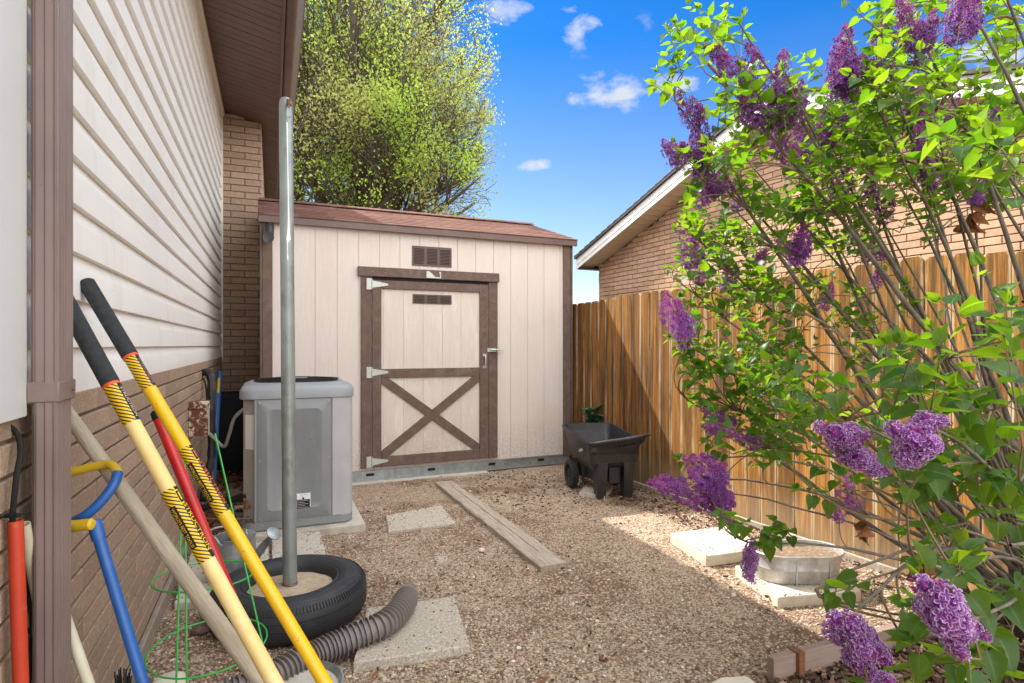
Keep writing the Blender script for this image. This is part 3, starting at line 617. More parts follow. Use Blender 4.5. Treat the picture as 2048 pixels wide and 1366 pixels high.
for (x0, x1, z0, z1, y, n) in ((hx0+.05, hx1-.05, hz0+.015, hz1-.015, -.040, 9), (jl0+.02, jl1-.03, jz0+.1, hz0-.1, -.022, 8), (jr0+.02, jr1-.02, jz0+.1, hz0-.1, -.022, 8), (dx0+.02, xs1-.02, dz0, dz1, -.032, 7), (xs1, xs2, m0+.015, m1-.015, -.031, 6), (xs2+.02, dx1-.02, dz0, dz1, -.032, 8), (xs1, xs2, d2+.01, dz1-.01, -.031, 4)):
    for i in range(n): q = MB(); q.disc((rn.uniform(x0, x1), y, z0+(z1-z0)*(rn.random() if n < 7 else (i+.5)/n)), .0052, 6, 'y', .003); q.build('nail', m_nail, shed)
# security lamp at the shed corner
fl = thing('flood_lamp', 'small black lamp fixed under the left eave corner of the shed', 'lamp', SF.w(.06, -.03, 2.40), SF.a)
b = MB(); b.tube([(0, 0, .06), (0, -.05, .03)], .012, 8); b.build('bracket', m_blackpl, fl)
b = MB(); b.rings([[(math.cos(a)*r+ox, y_, math.sin(a)*r*1.1+z_) for a in [2*math.pi*i/14 for i in range(14)]] for (r, y_, z_, ox) in ((.035, .0, .05, 0), (.042, -.03, .03, 0), (.045, -.11, -.06, -.01), (.048, -.13, -.08, -.012), (.03, -.125, -.085, -.012))])
b.build('lamp_head', m_blackpl, fl)
# concrete strip in front of the shed
b = MB(); b.box(.0, 2.2, -.10, -.024, -.04, .012); o = b.build('concrete_footing', m_concrete, None, bev=.006); o.location = SF.O; o.rotation_euler = (0, 0, SF.a)
tag(o, 'narrow concrete strip along the foot of the shed', 'concrete strip')

# ------------------------------------------------------------------ fence
fence = thing('wooden_fence', 'tall stained cedar picket fence running along the right side', 'fence', FF.O, FF.a)
rf = random.Random(12); x = 1.2; idx = 0; cur = MB(); PW = .137
breaks = []
while x < 8.6:
    w_ = PW*rf.uniform(.97, 1.03); gap = rf.uniform(.002, .005)
    if idx % 16 == 8: gap += .006
    t = rf.random(); h = 1.835+rf.uniform(-.008, .008)+.02*math.sin(idx*.4); yo = rf.uniform(-.003, .003)
    xs_ = [0, .006, .02, w_*.5, w_-.02, w_-.006, w_]; vs = []; cs = []
    ed = [1, 1, .7, 0, .7, 1, 1]
    zz = [0.015, .3, .8, 1.3, h-.022, h]
    tw = rf.uniform(-.003, .003)
    for iz, z_ in enumerate(zz):
        for ix, xx in enumerate(xs_):
            xq = xx
            if iz == 5: xq = .020+(xx/w_)*(w_-.040)
            vs.append((x+xq, yo+.009+tw*(ix-3)/3-(.0015 if ix in (0, 6) else 0), z_)); cs.append((t, ed[ix], 0))
    for iz, z_ in enumerate(zz):
        for ix, xx in enumerate(xs_):
            xq = xx if iz < 5 else .020+(xx/w_)*(w_-.040)
            vs.append((x+xq, yo-.008, z_)); cs.append((t, 1, 0))
    n7 = 7; N_ = n7*6; fs = []
    for iz in range(5):
        for ix in range(6):
            a = iz*n7+ix; fs.append((a, a+1, a+n7+1, a+n7)); fs.append((N_+a+n7, N_+a+n7+1, N_+a+1, N_+a))
        fs.append((iz*n7, iz*n7+n7, N_+iz*n7+n7, N_+iz*n7)); a = iz*n7+6; fs.append((a+n7, a, N_+a, N_+a+n7))
    fs.append(tuple(range(5*n7, 6*n7))+tuple(range(N_+6*n7-1, N_+5*n7-1, -1)))
    cur.add(vs, fs, cs)
    x += w_+gap; idx += 1
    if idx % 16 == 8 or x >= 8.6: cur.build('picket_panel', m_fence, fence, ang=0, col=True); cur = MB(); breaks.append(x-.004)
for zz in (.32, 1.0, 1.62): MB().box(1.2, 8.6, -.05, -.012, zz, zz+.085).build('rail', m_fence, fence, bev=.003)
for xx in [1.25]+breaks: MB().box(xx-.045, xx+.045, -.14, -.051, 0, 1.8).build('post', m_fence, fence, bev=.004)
# low timber edging at the foot of the fence
b = MB(); b.box(3.8, 7.1, .05, .075, -.03, .045); o = b.build('fence_edging', m_plank, None, bev=.004); o.location = FF.O; o.rotation_euler = (0, 0, FF.a)
tag(o, 'thin weathered board lying along the foot of the fence', 'edging board')

# ------------------------------------------------------------------ neighbour's house
nh = thing('neighbour_house', 'neighbouring tan brick house with white gable fascia beyond the fence', 'house', NF.O, NF.a)
OV = .297; AX, AZ = 5.945, 3.56; EX = 9.03; NX = .3
def ztop(x): return AZ-.333*(x-AX) if x > AX else AZ-.292*(AX-x)
wallfar, _ = NF.pix(1200, 560, 0)
b = MB(); lay(b, NX, wallfar, .0, 3.4, random.Random(9), L=.20, H=.056, j=.008, d=.02, c=.002, T=Matrix(((1, 0, 0, 0), (0, -1, 0, 0), (0, 0, 1, 0), (0, 0, 0, 1))), zmax=lambda a: ztop(a)-.15)
b.build('brick_wall', m_nbrick, nh, ang=0, col=True)
poly = [(NX, 0), (wallfar, 0), (wallfar, ztop(wallfar)-.15), (AX, AZ-.15), (NX, ztop(NX)-.15)]
MB().prism(poly, -6, .012, 'y').build('wall_core', m_nmortar, nh, ang=0)
def slab(xa, xb, off0, off1, y0, y1, name, m, col=None, **k):
    b = MB(); b.cur = col or (1, 1, 1)
    b.prism([(xa, ztop(xa)+off0), (xb, ztop(xb)+off0), (xb, ztop(xb)+off1), (xa, ztop(xa)+off1)], y0, y1, 'y'); return b.build(name, m, nh, **k)
for (xa, xb) in ((NX-.5, AX), (AX, EX)):
    slab(xa, xb, -.142, .0, OV-.02, OV, 'fascia', m_whitefascia, bev=.002)
    slab(xa, xb, -.085, -.055, OV+.0005, OV+.006, 'fascia_bead', m_whitefascia)
    slab(xa-.0 if xa < AX else xa, xb+(.03 if xb > AX else 0), .002, .03, -6, OV+.03, 'roof', m_dkshingle, ang=0)
    b = MB(); x = xa; r2 = random.Random(2)
    while x < xb:
        xe = min(x+.098, xb); t = r2.uniform(.95, 1.05); b.cur = (t, t, t)
        b.prism([(x, ztop(x)-.135), (xe-.006, ztop(xe)-.135), (xe-.006, ztop(xe)-.122), (x, ztop(x)-.122)], .001, OV-.021, 'y'); x += .1
    b.build('soffit', m_cream_soffit, nh, ang=0, col=True)
    slab(xa, xb, -.119, -.03, .001, OV-.021, 'soffit_backing', m_nmortar, ang=0)
# shingle edge steps on the far rake
b = MB(); x = EX+.03; 
while x > AX: b.prism([(x-.13, ztop(x-.13)+.031), (x, ztop(x)+.031), (x, ztop(x)+.045), (x-.13, ztop(x-.13)+.033)], -1, OV+.034, 'y'); x -= .13
b.build('shingle_edge', m_dkshingle, nh, ang=0)
# far eave: boxed return, gutter elbow
zE = ztop(EX)
b = MB(); b.prism([(wallfar, zE-.145), (EX, zE-.145), (EX, zE-.01), (wallfar, ztop(wallfar)-.15)], -.02, .06, 'y'); b.build('eave_return', m_cream_soffit, nh)
MB().box(wallfar, EX-.001, -6, OV-.022, zE-.15, zE-.137).build('eave_soffit', m_cream_soffit, nh, ang=0)
MB().box(EX+.001, EX+.02, -6, OV, zE-.15, zE-.01).build('eave_fascia', m_whitefascia, nh)
b = MB(); b.tube(smoothpath([(EX-.12, -.05, zE-.14), (EX-.12, -.05, zE-.20), (EX-.16, -.05, zE-.27), (wallfar+.06, -.05, zE-.30), (wallfar+.03, -.05, zE-.34), (wallfar+.03, -.05, .2)], 4), .028, 8); b.build('downspout', m_whitefascia, nh)

# ------------------------------------------------------------------ slabs and timbers on the ground
SLABS = []
def quad_slab(name, label, cat, pts, z, m, th=.05, bev=.006, group='slabs laid on the ground', jag=.0, seed=1):
    ps = [G(u, v, z) for u, v in pts]; c = sum(ps, Vector())/len(ps); rq = random.Random(seed)
    out_ = []
    for i in range(len(ps)):
        a, b_ = ps[i], ps[(i+1) % len(ps)]; n = 10 if jag else 1
        for k in range(n):
            p = a.lerp(b_, k/n); j = Vector((rq.uniform(-jag, jag), rq.uniform(-jag, jag), 0)) if k else Vector()
            out_.append(((p+j).x-c.x, (p+j).y-c.y))
    b = MB(); b.prism(out_, -th, 0, 'z'); o = b.build(name, m, None, bev=bev); o.location = (c.x, c.y, z); SLABS.append((ps, z)); return tag(o, label, cat, group)
quad_slab('paving_slab', 'large speckled aggregate paver with the open end of the brown hose lying on it', 'paving slab', [(733, 1215), (909, 1192), (940, 1290), (706, 1326)], .035, m_agg, jag=.002, seed=2)
quad_slab('paving_slab', 'speckled paver sunk in gravel to the left of the weathered plank', 'paving slab', [(772, 1030), (883, 1010), (912, 1046), (776, 1062)], .012, m_agg, jag=.004, seed=3)
quad_slab('paving_slab', 'almost buried corner of a paver showing through gravel in the middle of the yard', 'paving slab', [(866, 1108), (886, 1101), (903, 1126), (872, 1130)], .003, m_agg, jag=.008, seed=4)
quad_slab('paving_slab', 'smooth concrete slab lying between the metal pole and air conditioner', 'paving slab', [(543, 1072), (640, 1062), (668, 1166), (545, 1182)], .03, m_concrete, seed=5, jag=.001)
quad_slab('paving_slab', 'old concrete slab carrying the watering can', 'paving slab', [(385, 1096), (536, 1082), (538, 1190), (348, 1206)], .035, m_concrete, seed=6, jag=.003)
quad_slab('paving_slab', 'sunlit pale pitted slab lying empty beside the fence', 'paving slab', [(1340, 1066), (1462, 1050), (1530, 1096), (1412, 1112)], .06, m_paleslab, th=.07, seed=7, jag=.001)
quad_slab('paving_slab', 'pale pitted slab with the oval metal tub standing on it', 'paving slab', [(1470, 1131), (1648, 1116), (1722, 1181), (1556, 1194)], .05, m_paleslab, th=.07, seed=8, jag=.001)
quad_slab('brick_block', 'flat tan block lying under the black cart', 'block', [(1158, 985), (1172, 966), (1226, 975), (1210, 992)], .03, m_concrete, th=.04)
quad_slab('flagstone', 'grey flagstone lying in leaves between wall and air conditioner', 'stone', [(425, 992), (440, 962), (520, 968), (515, 995)], .03, m_mortar, th=.03)
quad_slab('stone_block', 'pale rounded stone at the bottom edge beside the timber edging', 'stone', [(1405, 1372), (1440, 1352), (1492, 1349), (1512, 1362), (1500, 1400), (1410, 1400)], .03, m_paleslab, th=.05, bev=.012)
# weathered plank
pl = [G(868, 967, .03), G(908, 958, .03), G(1131, 1121, .03), G(1084, 1137, .03)]; c0 = (pl[0]+pl[1])/2; c1 = (pl[2]+pl[3])/2
ax_ = (c1-c0); L_ = ax_.length; wd = .175; b = MB(); rs2 = random.Random(6); n = 30; rows = []
for i in range(n+1):
    y = L_*i/n; l = -wd/2*(1.0 if i < n*.45 else 1.12)+rs2.uniform(-.004, .006)-(.01 if 9 < i < 14 else 0); r_ = wd/2+rs2.uniform(-.003, .003); zt = .03+rs2.uniform(-.002, .002)
    rows.append([(l, y, -.02), (l+.002, y, zt-.006), (l+.012, y, zt), (-.015, y, zt), (-.010, y, zt-.012 if 3 < i < 27 else zt), (-.004, y, zt), (r_-.01, y, zt), (r_, y, zt-.006), (r_, y, -.02)])
b.rings(rows); o = b.build('weathered_plank', m_plank, None, ang=30); o.location = (c0.x, c0.y, 0); o.rotation_euler = (0, 0, math.atan2(ax_.y, ax_.x)-math.pi/2)
tag(o, 'long split grey timber lying on gravel from the shed door toward the viewer', 'timber')
# timber edging with stake
e0 = Vector((1.02, 2.31, 0)); e1 = Vector((1.90, 2.66, 0)); ea = math.atan2(e1.y-e0.y, e1.x-e0.x)
ed = thing('timber_edging', 'pinkish timber edging board on its edge between gravel and bark mulch', 'edging board', e0, ea)
MB().box(0, (e1-e0).length+.5, -.019, .019, -.04, .118).build('board', m_edge, ed, bev=.004)
b = MB(); b.prism([(-.028, .03), (-.028, .125), (.028, .125), (.028, .118), (-.0205, .118), (-.0205, .03)], .115, .150, 'x'); b.prism([(-.034, -.03), (-.034, .128), (-.0285, .128), (-.0285, -.03)], .117, .148, 'x'); b.build('stake', m_rust, ed, bev=.002)

# ------------------------------------------------------------------ air conditioner
AF = Fr(-1.864, 4.02, .925, .380)
quad = None
ac = thing('air_conditioner', 'large grey outdoor air conditioner unit between house wall and shed', 'air conditioner', AF.O, AF.a)
W_, D_, Z0, Z1 = .755, .76, .085, 1.045
o = MB().box(-.10, W_+.075, -.075, D_+.05, -.03, .048).build('concrete_pad', m_concrete, None, bev=.006); o.location = AF.O; o.rotation_euler = (0, 0, AF.a)
tag(o, 'flat concrete pad under the grey air conditioner', 'concrete pad')
# base pan
b = MB(); b.rings([rrect(W_/2, D_/2, W_/2-.01, D_/2-.01, .08, .05, 7), rrect(W_/2, D_/2, W_/2, D_/2, .085, .062, 7), rrect(W_/2, D_/2, W_/2, D_/2, .085, .115, 7)]); b.build('base_pan', m_acpanel, ac)
# curved side shell (outline goes round the right, back), front panel, service corner on the left
PX0, PX1 = .10, .60
def arc(cx, cy, r, a0, a1, n=8): return [(cx+r*math.cos(R(a0+(a1-a0)*i/n)), cy+r*math.sin(R(a0+(a1-a0)*i/n))) for i in range(n+1)]
r_ = .085
outl = [(PX1+.004, .0)]+arc(W_-r_, r_, r_, -90, 0)+arc(W_-r_, D_-r_, r_, 0, 90)+arc(r_, D_-r_, r_, 90, 180)
b = MB(); b.prism(outl+[(.0+.0, .13), (.025, .13), (.025, D_-.03), (W_-.03, D_-.03), (W_-.03, .03), (PX1+.004, .02)][:0]+[(.02, .2), (PX1, .2)], .11, Z1-.07, 'z'); b.build('side_shell', m_acside, ac, ang=25)
# side louvre grooves on the right
b = MB()
for i in range(22):
    zz = .17+i*.036; b.box(W_-.0015, W_+.004, .12, D_-.1, zz, zz+.010)
b.build('side_louvre', m_acside, ac, ang=0)
# front panel with embossed frame
b = MB(); zc = (.115+Z1-.075)/2; hx = (PX1-PX0)/2; hz = (Z1-.075-.118)/2; cx_ = (PX0+PX1)/2
def rr2(hx_, hz_, r, y): return [(p[0], y, p[1]) for p in rrect(cx_, zc, hx_, hz_, r, 0, 6)]
b.rings([rr2(hx, hz, .004, .03), rr2(hx, hz, .004, -.002), rr2(hx-.004, hz-.004, .004, -.005), rr2(hx-.055, hz-.06, .045, -.005), rr2(hx-.062, hz-.067, .042, -.0085), rr2(hx-.070, hz-.075, .040, -.0085), rr2(hx-.078, hz-.083, .036, -.005)], (True, True)); b.build('front_panel', m_acpanel, ac, ang=50)
for q_ in [(sx_, -.005, sz_) for sx_ in (PX0+.02, PX1-.02) for sz_ in (.14, zc, Z1-.1)]+[(sx_, .0, .09) for sx_ in (.14, .35, .55, .62)]:
    b = MB(); b.disc(q_, .006, 8, 'y', .004); b.build('screw', m_galv, ac)
# service corner
b = MB(); b.prism([(PX0-.002, .012), (.012, .10), (.012, .30), (.06, .30), (PX0-.002, .05)], .115, Z1-.07, 'z'); b.build('service_corner', m_acbeige, ac, ang=0)
b = MB(); b.box(PX0-.014, PX0-.001, -.006, .01, .116, Z1-.076); b.build('corner_post', m_aclight, ac, bev=.002)
ch = Vector((PX0-.002-.012, .012-.10)); 
b = MB(); d_ = Vector((.088, -.088, 0)).normalized(); nn = Vector((-.707, -.707, 0))
def sc_(t, h, o): p = Vector((.012, .10, 0))+d_*t+nn*o; return (p.x, p.y, h)
b.add([sc_(.02, .62, .002), sc_(.10, .62, .002), sc_(.10, .86, .002), sc_(.02, .86, .002)], [(0, 1, 2, 3)]); b.build('wiring_cover', m_white, ac, ang=0)
b = MB(); b.tube([sc_(.06, .22, -.01), sc_(.06, .22, .045)], .012, 8); b.tube([sc_(.06, .22, .03), sc_(.06, .27, .03)], .014, 8); b.build('service_valve', m_rust, ac); b = MB(); b.tube([sc_(.07, .12, -.01), sc_(.07, .12, .04)], .009, 8); b.tube([sc_(.07, .12, .03), sc_(.07, .16, .03)], .009, 8)
b.build('service_valve', m_rust, ac)
# top cover
b = MB(); b.rings([rrect(W_/2, D_/2, W_/2-.004, D_/2-.004, .08, Z1-.078, 7), rrect(W_/2, D_/2, W_/2+.012, D_/2+.012, .095, Z1-.072, 7), rrect(W_/2, D_/2, W_/2+.012, D_/2+.012, .095, Z1-.02, 7),
                   rrect(W_/2, D_/2, W_/2-.002, D_/2-.002, .09, Z1+.008, 7), rrect(W_/2, D_/2, W_/2-.03, D_/2-.03, .085, Z1+.018, 7), rrect(W_/2, D_/2, W_/2-.055, D_/2-.055, .2, Z1+.036, 7), rrect(W_/2, D_/2, W_/2-.075, D_/2-.075, .22, Z1+.030, 7)]); b.build('top_cover', m_aclight, ac, ang=60)
b = MB(); hh = W_/2-.07
for i in range(9):
    rad = hh*(i+1)/9; n = 28; b.tube([(W_/2+min(rad, hh)*math.cos(2*math.pi*k/n)*1.0, D_/2+rad*math.sin(2*math.pi*k/n), Z1+.044+.012*(1-(rad/hh)**2)) for k in range(n)], .0035, 4, closed=True)
for k in range(28):
    a = 2*math.pi*k/28; b.tube([(W_/2+rr_*math.cos(a), D_/2+rr_*math.sin(a), Z1+.044+.012*(1-(rr_/hh)**2)) for rr_ in (.03, hh*.5, hh)], .003, 4)
b.build('fan_grille', m_black, ac, ang=60)
b = MB(); b.disc((W_/2, D_/2, Z1+.0301), hh+.0, 28, 'z', .002); b.build('fan_opening', m_black, ac)
b = MB(); b.box(W_/2-.07, W_/2+.07, D_/2-.12, D_/2-.07, Z1+.056, Z1+.060); b.build('grille_badge', m_aclight, ac)
# label with printed text
lx, lz = AF.pix(606, 1002, -.006); lx0, lz1 = AF.pix(590, 988, -.006); lx1, lz0 = AF.pix(621, 1016, -.006)
lab = MB().box(lx0-.01, lx1, -.0075, -.0052, lz0, lz1).build('warning_label', m_glasslabel, ac, ang=0)
wl, hl = lx1-lx0+.01, lz1-lz0
b = MB(); b.box(lx0-.007, lx0+.012, -.0085, -.0076, lz0+.004, lz1-.01); b.box(lx0+.014, lx1-.004, -.0085, -.0076, lz0+.004, lz0+hl*.60)
b.disc((lx0+.055, -.0076, lz0+hl*.68), .008, 10, 'y', .001); b.tube([(lx0+.052, -.0078, lz0+hl*.72), (lx0+.04, -.0078, lz0+hl*.9)], .001, 4); b.tube([(lx0+.045, -.0078, lz0+hl*.88), (lx0+.085, -.0078, lz0+hl*.93)], .001, 4)
b.build('label_print', m_black, lab, ang=0)
b = MB()
for i in range(5): b.box(lx0+.018, lx1-.008-(.03 if i % 2 else .008), -.0092, -.0086, lz0+.01+i*hl*.105, lz0+.01+i*hl*.105+.0028)
b.build('label_text', m_acside, lab, ang=0)
# wiring, pipes, disconnect box
def wpt(u, v, o): x, z = HF.pix(u, v, o); return HF.w(x, o, z)
bx, _ = HF.pix(377, 830, -.035)
eb = thing('disconnect_box', 'rusty metal electrical box mounted on the brick wall', 'electrical box', HF.w(bx, -.035, 0), HF.a)
_, bz1 = HF.pix(377, 797, -.035); _, bz0 = HF.pix(377, 862, -.035)
bz1 = HC-(797-HY)*4.2/F; bz0 = HC-(863-HY)*4.2/F
MB().box(0, .085, -.118, -.001, bz0, bz1-.03).build('box_body', m_rustpaint, eb, bev=.003)
MB().box(-.006, .09, -.124, .0, bz1-.055, bz1).build('box_cap', m_rustpaint, eb, bev=.003)
MB().box(.0, .080, -.1205, -.1185, bz0+.005, bz1-.06).build('box_cover', m_offwhite, eb, ang=0)
ewp = HF.w(bx, -.035, 0)
p0 = P(411, 860, 4.27); p1 = P(428, 876, 4.3); p2 = P(448, 893, 4.3); p3 = P(458, 870, 4.25); p4 = P(468, 838, 4.2); p5 = P(487, 819, 4.15); p6 = P(503, 813, 4.12)
o = MB().tube(smoothpath([p0, p1, p2, p3, p4, p5, p6], 8), .0125, 10).build('flexible_conduit', m_conduit); tag(o, 'grey flexible conduit looping from the rusty box to the air conditioner', 'conduit')
lp = thing('refrigerant_line', 'black foam wrapped pipe coming out of the brick wall and dropping to the ground', 'pipe', (0, 0, 0))
Yp = 4.75
pp = [P(401, 746, 4.78), P(414, 745, 4.76), P(422, 756, 4.74), P(424, 800, 4.72), P(423, 850, 4.7), P(424, 905, 4.68), P(420, 935, 4.6), P(412, 965, 4.5), P(408, 1000, 4.40)]
lp.location = (pp[-1].x, pp[-1].y, 0); off = lp.location.copy()
MB().tube([p-off for p in smoothpath(pp, 6)], [.032+.003*math.sin(i*1.3) for i in range(49)], 10).build('foam_sleeve', m_blackpl, lp)
MB().tube([p-off for p in smoothpath([P(402, 752, 4.78), P(410, 765, 4.74), P(414, 800, 4.68), P(416, 860, 4.66)], 6)], .006, 6).build('wire', m_black, lp)
b = MB(); b.tube(smoothpath([P(395, 1018, 4.3), P(430, 1010, 4.3), P(470, 998, 4.22), P(497, 990, 4.12)], 6), .026, 10); tag(b.build('insulated_pipe', m_blackpl), 'thick black insulated pipe running low into the air conditioner', 'pipe')
b = MB(); b.tube(smoothpath([P(380, 1020, 4.0), P(400, 1034, 3.98), P(450, 1038, 3.98), P(505, 1037, 4.0)], 6), .006, 6); tag(b.build('thin_pipe', m_copper), 'thin dull metal pipe running beside the low black pipe', 'pipe')
# dark bin behind the unit, against the brick pier
bn = thing('dark_bin', 'tall black plastic bin in the dark corner behind the air conditioner', 'bin', P(462, 690, 6.2)-Vector((0, 0, HC)), HF.a)
b = MB(); b.rings([rrect(0, 0, .17, .24, .03, .0, 4), rrect(0, 0, .20, .28, .03, .80, 4), rrect(0, 0, .215, .295, .03, .805, 4), rrect(0, 0, .215, .295, .03, .845, 4), rrect(0, 0, .19, .27, .03, .845, 4), rrect(0, 0, .18, .25, .03, .3, 4)]); b.build('bin_body', m_black, bn)
# tools leaning in the corner
t0 = P(439, 742, 5.6); t1 = P(421, 985, 5.0)
cb = thing('corner_broom', 'thin blue and yellow handled tool leaning in the far corner by the pier', 'tool', (t1.x, t1.y, 0)); L = (t0-t1)
def seg(a, b_, f0, f1, r, name, m, par, base): MB().tube([a+(b_-a)*f0-base, a+(b_-a)*f1-base], r, 10).build(name, m, par)
bs = Vector((t1.x, t1.y, 0))
seg(t0, t1, 0, .07, .012, 'blue_tip', m_blue, cb, bs); seg(t0, t1, .07, .2, .0125, 'yellow_grip', m_yelgrip, cb, bs); seg(t0, t1, .2, .78, .012, 'blue_handle', m_blue, cb, bs); seg(t0, t1, .78, 1.12, .0125, 'yellow_end', m_yelgrip, cb, bs)
t0 = P(441, 745, 5.75); t1 = P(429, 960, 5.3); b = MB(); b.tube([t0, t1], .015, 8); o = b.build('blue_broomstick', m_blue); tag(o, 'plain blue handle leaning right behind the blue and yellow one', 'tool handle')

# ------------------------------------------------------------------ tyre, pole, hose, can
TC = Vector((-1.108, 2.93, 0))
ty = thing('tyre_base', 'old black tyre lying flat and filled with concrete', 'tyre', TC)
prof = [(.205, .155), (.212, .172), (.225, .183), (.232, .180), (.238, .186), (.262, .192), (.272, .196), (.280, .194), (.305, .192), (.325, .186), (.329, .181), (.334, .182), (.348, .168), (.356, .156), (.3585, .150), (.361, .149), (.366, .135),
        (.368, .12), (.3645, .1185), (.3645, .113), (.3685, .1115), (.369, .085), (.3655, .0835), (.3655, .0785), (.369, .077), (.367, .055), (.362, .04), (.352, .022), (.335, .008), (.30, .002), (.25, .004), (.22, .01), (.205, .03)]
b = MB(); b.lathe(prof, 96, closed=True); b.build('tyre', m_rubber, ty, ang=45)
b = MB()
for k in range(150):
    a = 2*math.pi*k/150; ca, sa = math.cos(a), math.sin(a); da = .009
    pts = []
    for (r1, z1) in ((.345, .1745), (.3615, .152)):
        for s_ in (-1, 1):
            aa = a+s_*da; pts.append((r1*math.cos(aa), r1*math.sin(aa), z1)); pts.append(((r1+.004)*math.cos(aa), (r1+.004)*math.sin(aa), z1+.003))
    b.add(pts, [(0, 2, 3, 1), (4, 5, 7, 6), (1, 3, 7, 5), (0, 1, 5, 4), (2, 6, 7, 3)])
b.build('shoulder_tread', m_rubber, ty, ang=0)
b = MB(); rc = random.Random(2); rs3 = []
for (r0, z0) in ((.206, .12), (.204, .135), (.17, .143), (.12, .148), (.06, .152), (.005, .153)):
    rs3.append([(r0*math.cos(2*math.pi*k/40)*(1), r0*math.sin(2*math.pi*k/40), z0+noise.noise(Vector((r0*20*math.cos(2*math.pi*k/40), r0*20*math.sin(2*math.pi*k/40), 0)))*.008) for k in range(40)])
b.rings(rs3); b.build('concrete_fill', M('sandy concrete fill', (.50, .40, .29), (.40, .30, .20), 25, .95, bump=1., bscale=60, dist=.006, c3=(.25, .15, .08), s3=6, r3=(.58, .72)), ty, ang=60)
pole = thing('metal_pole', 'tall galvanised steel pole standing in the concrete filled tyre', 'pole', (TC.x, TC.y, .14))
ptop = P(571.5, 197, 2.93); pbase = Vector((P(580, 1176, 2.93).x, 2.93, .14)); pole.location = pbase
d = ptop-pbase
b = MB(); b.tube([(0, 0, 0), d*.5, d*.985, d*.993, d], [.0345, .0335, .0325, .030, .022], 28); b.build('pole_shaft', m_galvpole, pole)
b = MB(); b.tube([(0, 0, 0), d.normalized()*.022], .0362, 28); b.build('rust_band', m_rust, pole)
b = MB(); n = 30; b.tube([(.038*math.cos(2*math.pi*k/n), .038*math.sin(2*math.pi*k/n), .012+.006*math.cos(2*math.pi*k/n+1)) for k in range(n)], .002, 6, closed=True)
b.tube(smoothpath([(-.037, -.005, .016), (-.06, -.01, .014), (-.10, .0, .02), (-.17, .01, .03)], 5), .002, 6); b.tube(smoothpath([(-.037, -.005, .013), (-.065, .0, .02), (-.10, -.01, .014), (-.15, .02, .026)], 5), .0015, 6); b.build('tie_wire', m_galv, pole)
bp = P(577, 207, 2.89)-pbase; b = MB(); b.tube([bp+Vector((0, .02, 0)), bp, bp+Vector((.004, -.014, -.006))], .010, 8); b.tube([bp+Vector((.006, -.016, .012)), bp+Vector((.008, -.018, -.016))], .011, 8); b.build('bolt', m_rust, pole)
cb0 = bp+Vector((.010, -.022, -.015)); b = MB(); b.tube([cb0+Vector((x_, 0, z_)) for x_, z_ in ((0, 0), (-.007, -.012), (-.010, -.045), (-.003, -.062), (.006, -.062), (.011, -.05), (.007, -.012))], .0028, 6, closed=True); b.build('carabiner', m_galv, pole)
# white paint drip
b = MB(); dn = d.normalized()
def onp(h, a, r_=.0338): c = dn*h; return Vector((c.x+r_*math.sin(a), c.y-r_*math.cos(a), c.z))
ht = d.length
pts = [(ht-.13, .52, .10), (ht-.3, .55, .06), (ht-.5, .60, .07), (ht-.62, .62, .10), (ht-.68, .60, .20), (ht-.71, .58, .30), (ht-.73, .42, .07), (ht-.78, .40, .05), (ht-.80, .44, .10), (ht-.815, .44, .03)]
vs = []; 
for (h, a, wdt) in pts: vs += [onp(h, a-wdt, .0348), onp(h, a, .0352), onp(h, a+wdt, .0348)]
b.add(vs, [(i*3+j, i*3+j+1, i*3+j+4, i*3+j+3) for i in range(len(pts)-1) for j in range(2)]); b.build('paint_drip', m_glasslabel, pole)
# drain hose
hs_ = thing('drain_hose', 'brown corrugated drain hose curving in front of the tyre', 'hose', G(690, 1300, 0))
hb = Vector(hs_.location)
cl_ = [G(816, 1188, .075), G(800, 1220, .09), G(765, 1250, .09), G(715, 1272, .075), G(660, 1296, .06), G(600, 1325, .055), G(550, 1352, .055), G(500, 1376, .055), G(450, 1392, .055)]
path = smoothpath(cl_, 30); cum = [0]
for i in range(1, len(path)): cum.append(cum[-1]+(path[i]-path[i-1]).length)
tot = cum[-1]
def at(s_):
    for i in range(1, len(cum)):
        if cum[i] >= s_: t = (s_-cum[i-1])/max(cum[i]-cum[i-1], 1e-9); return path[i-1].lerp(path[i], t)
    return path[-1]
pts = []; rad = []; s_ = .0
pts += [at(0)-hb, at(.006)-hb, at(.045)-hb]; rad += [.050, .0525, .0525]; s_ = .052; k = 0; rh = random.Random(3)
while s_ < tot-.02:
    pit = .0235 if s_ < tot*.52 else .0215*(.75+.5*rh.random())
    if .10 < s_ < .13: pit = .018
    pts += [at(s_+pit*q)-hb for q in (0, .5, .58, .76, .84)]; rad += [.0465, .0465, .0605, .0605, .0465]; s_ += pit
b = MB(); b.tube(pts, rad, 28, cap=False); b.build('corrugated_tube', m_hose, hs_, ang=20)
b = MB(); b.tube([at(.001)-hb, at(.05)-hb], .0485, 24, cap=True); b.build('dark_interior', m_black, hs_)
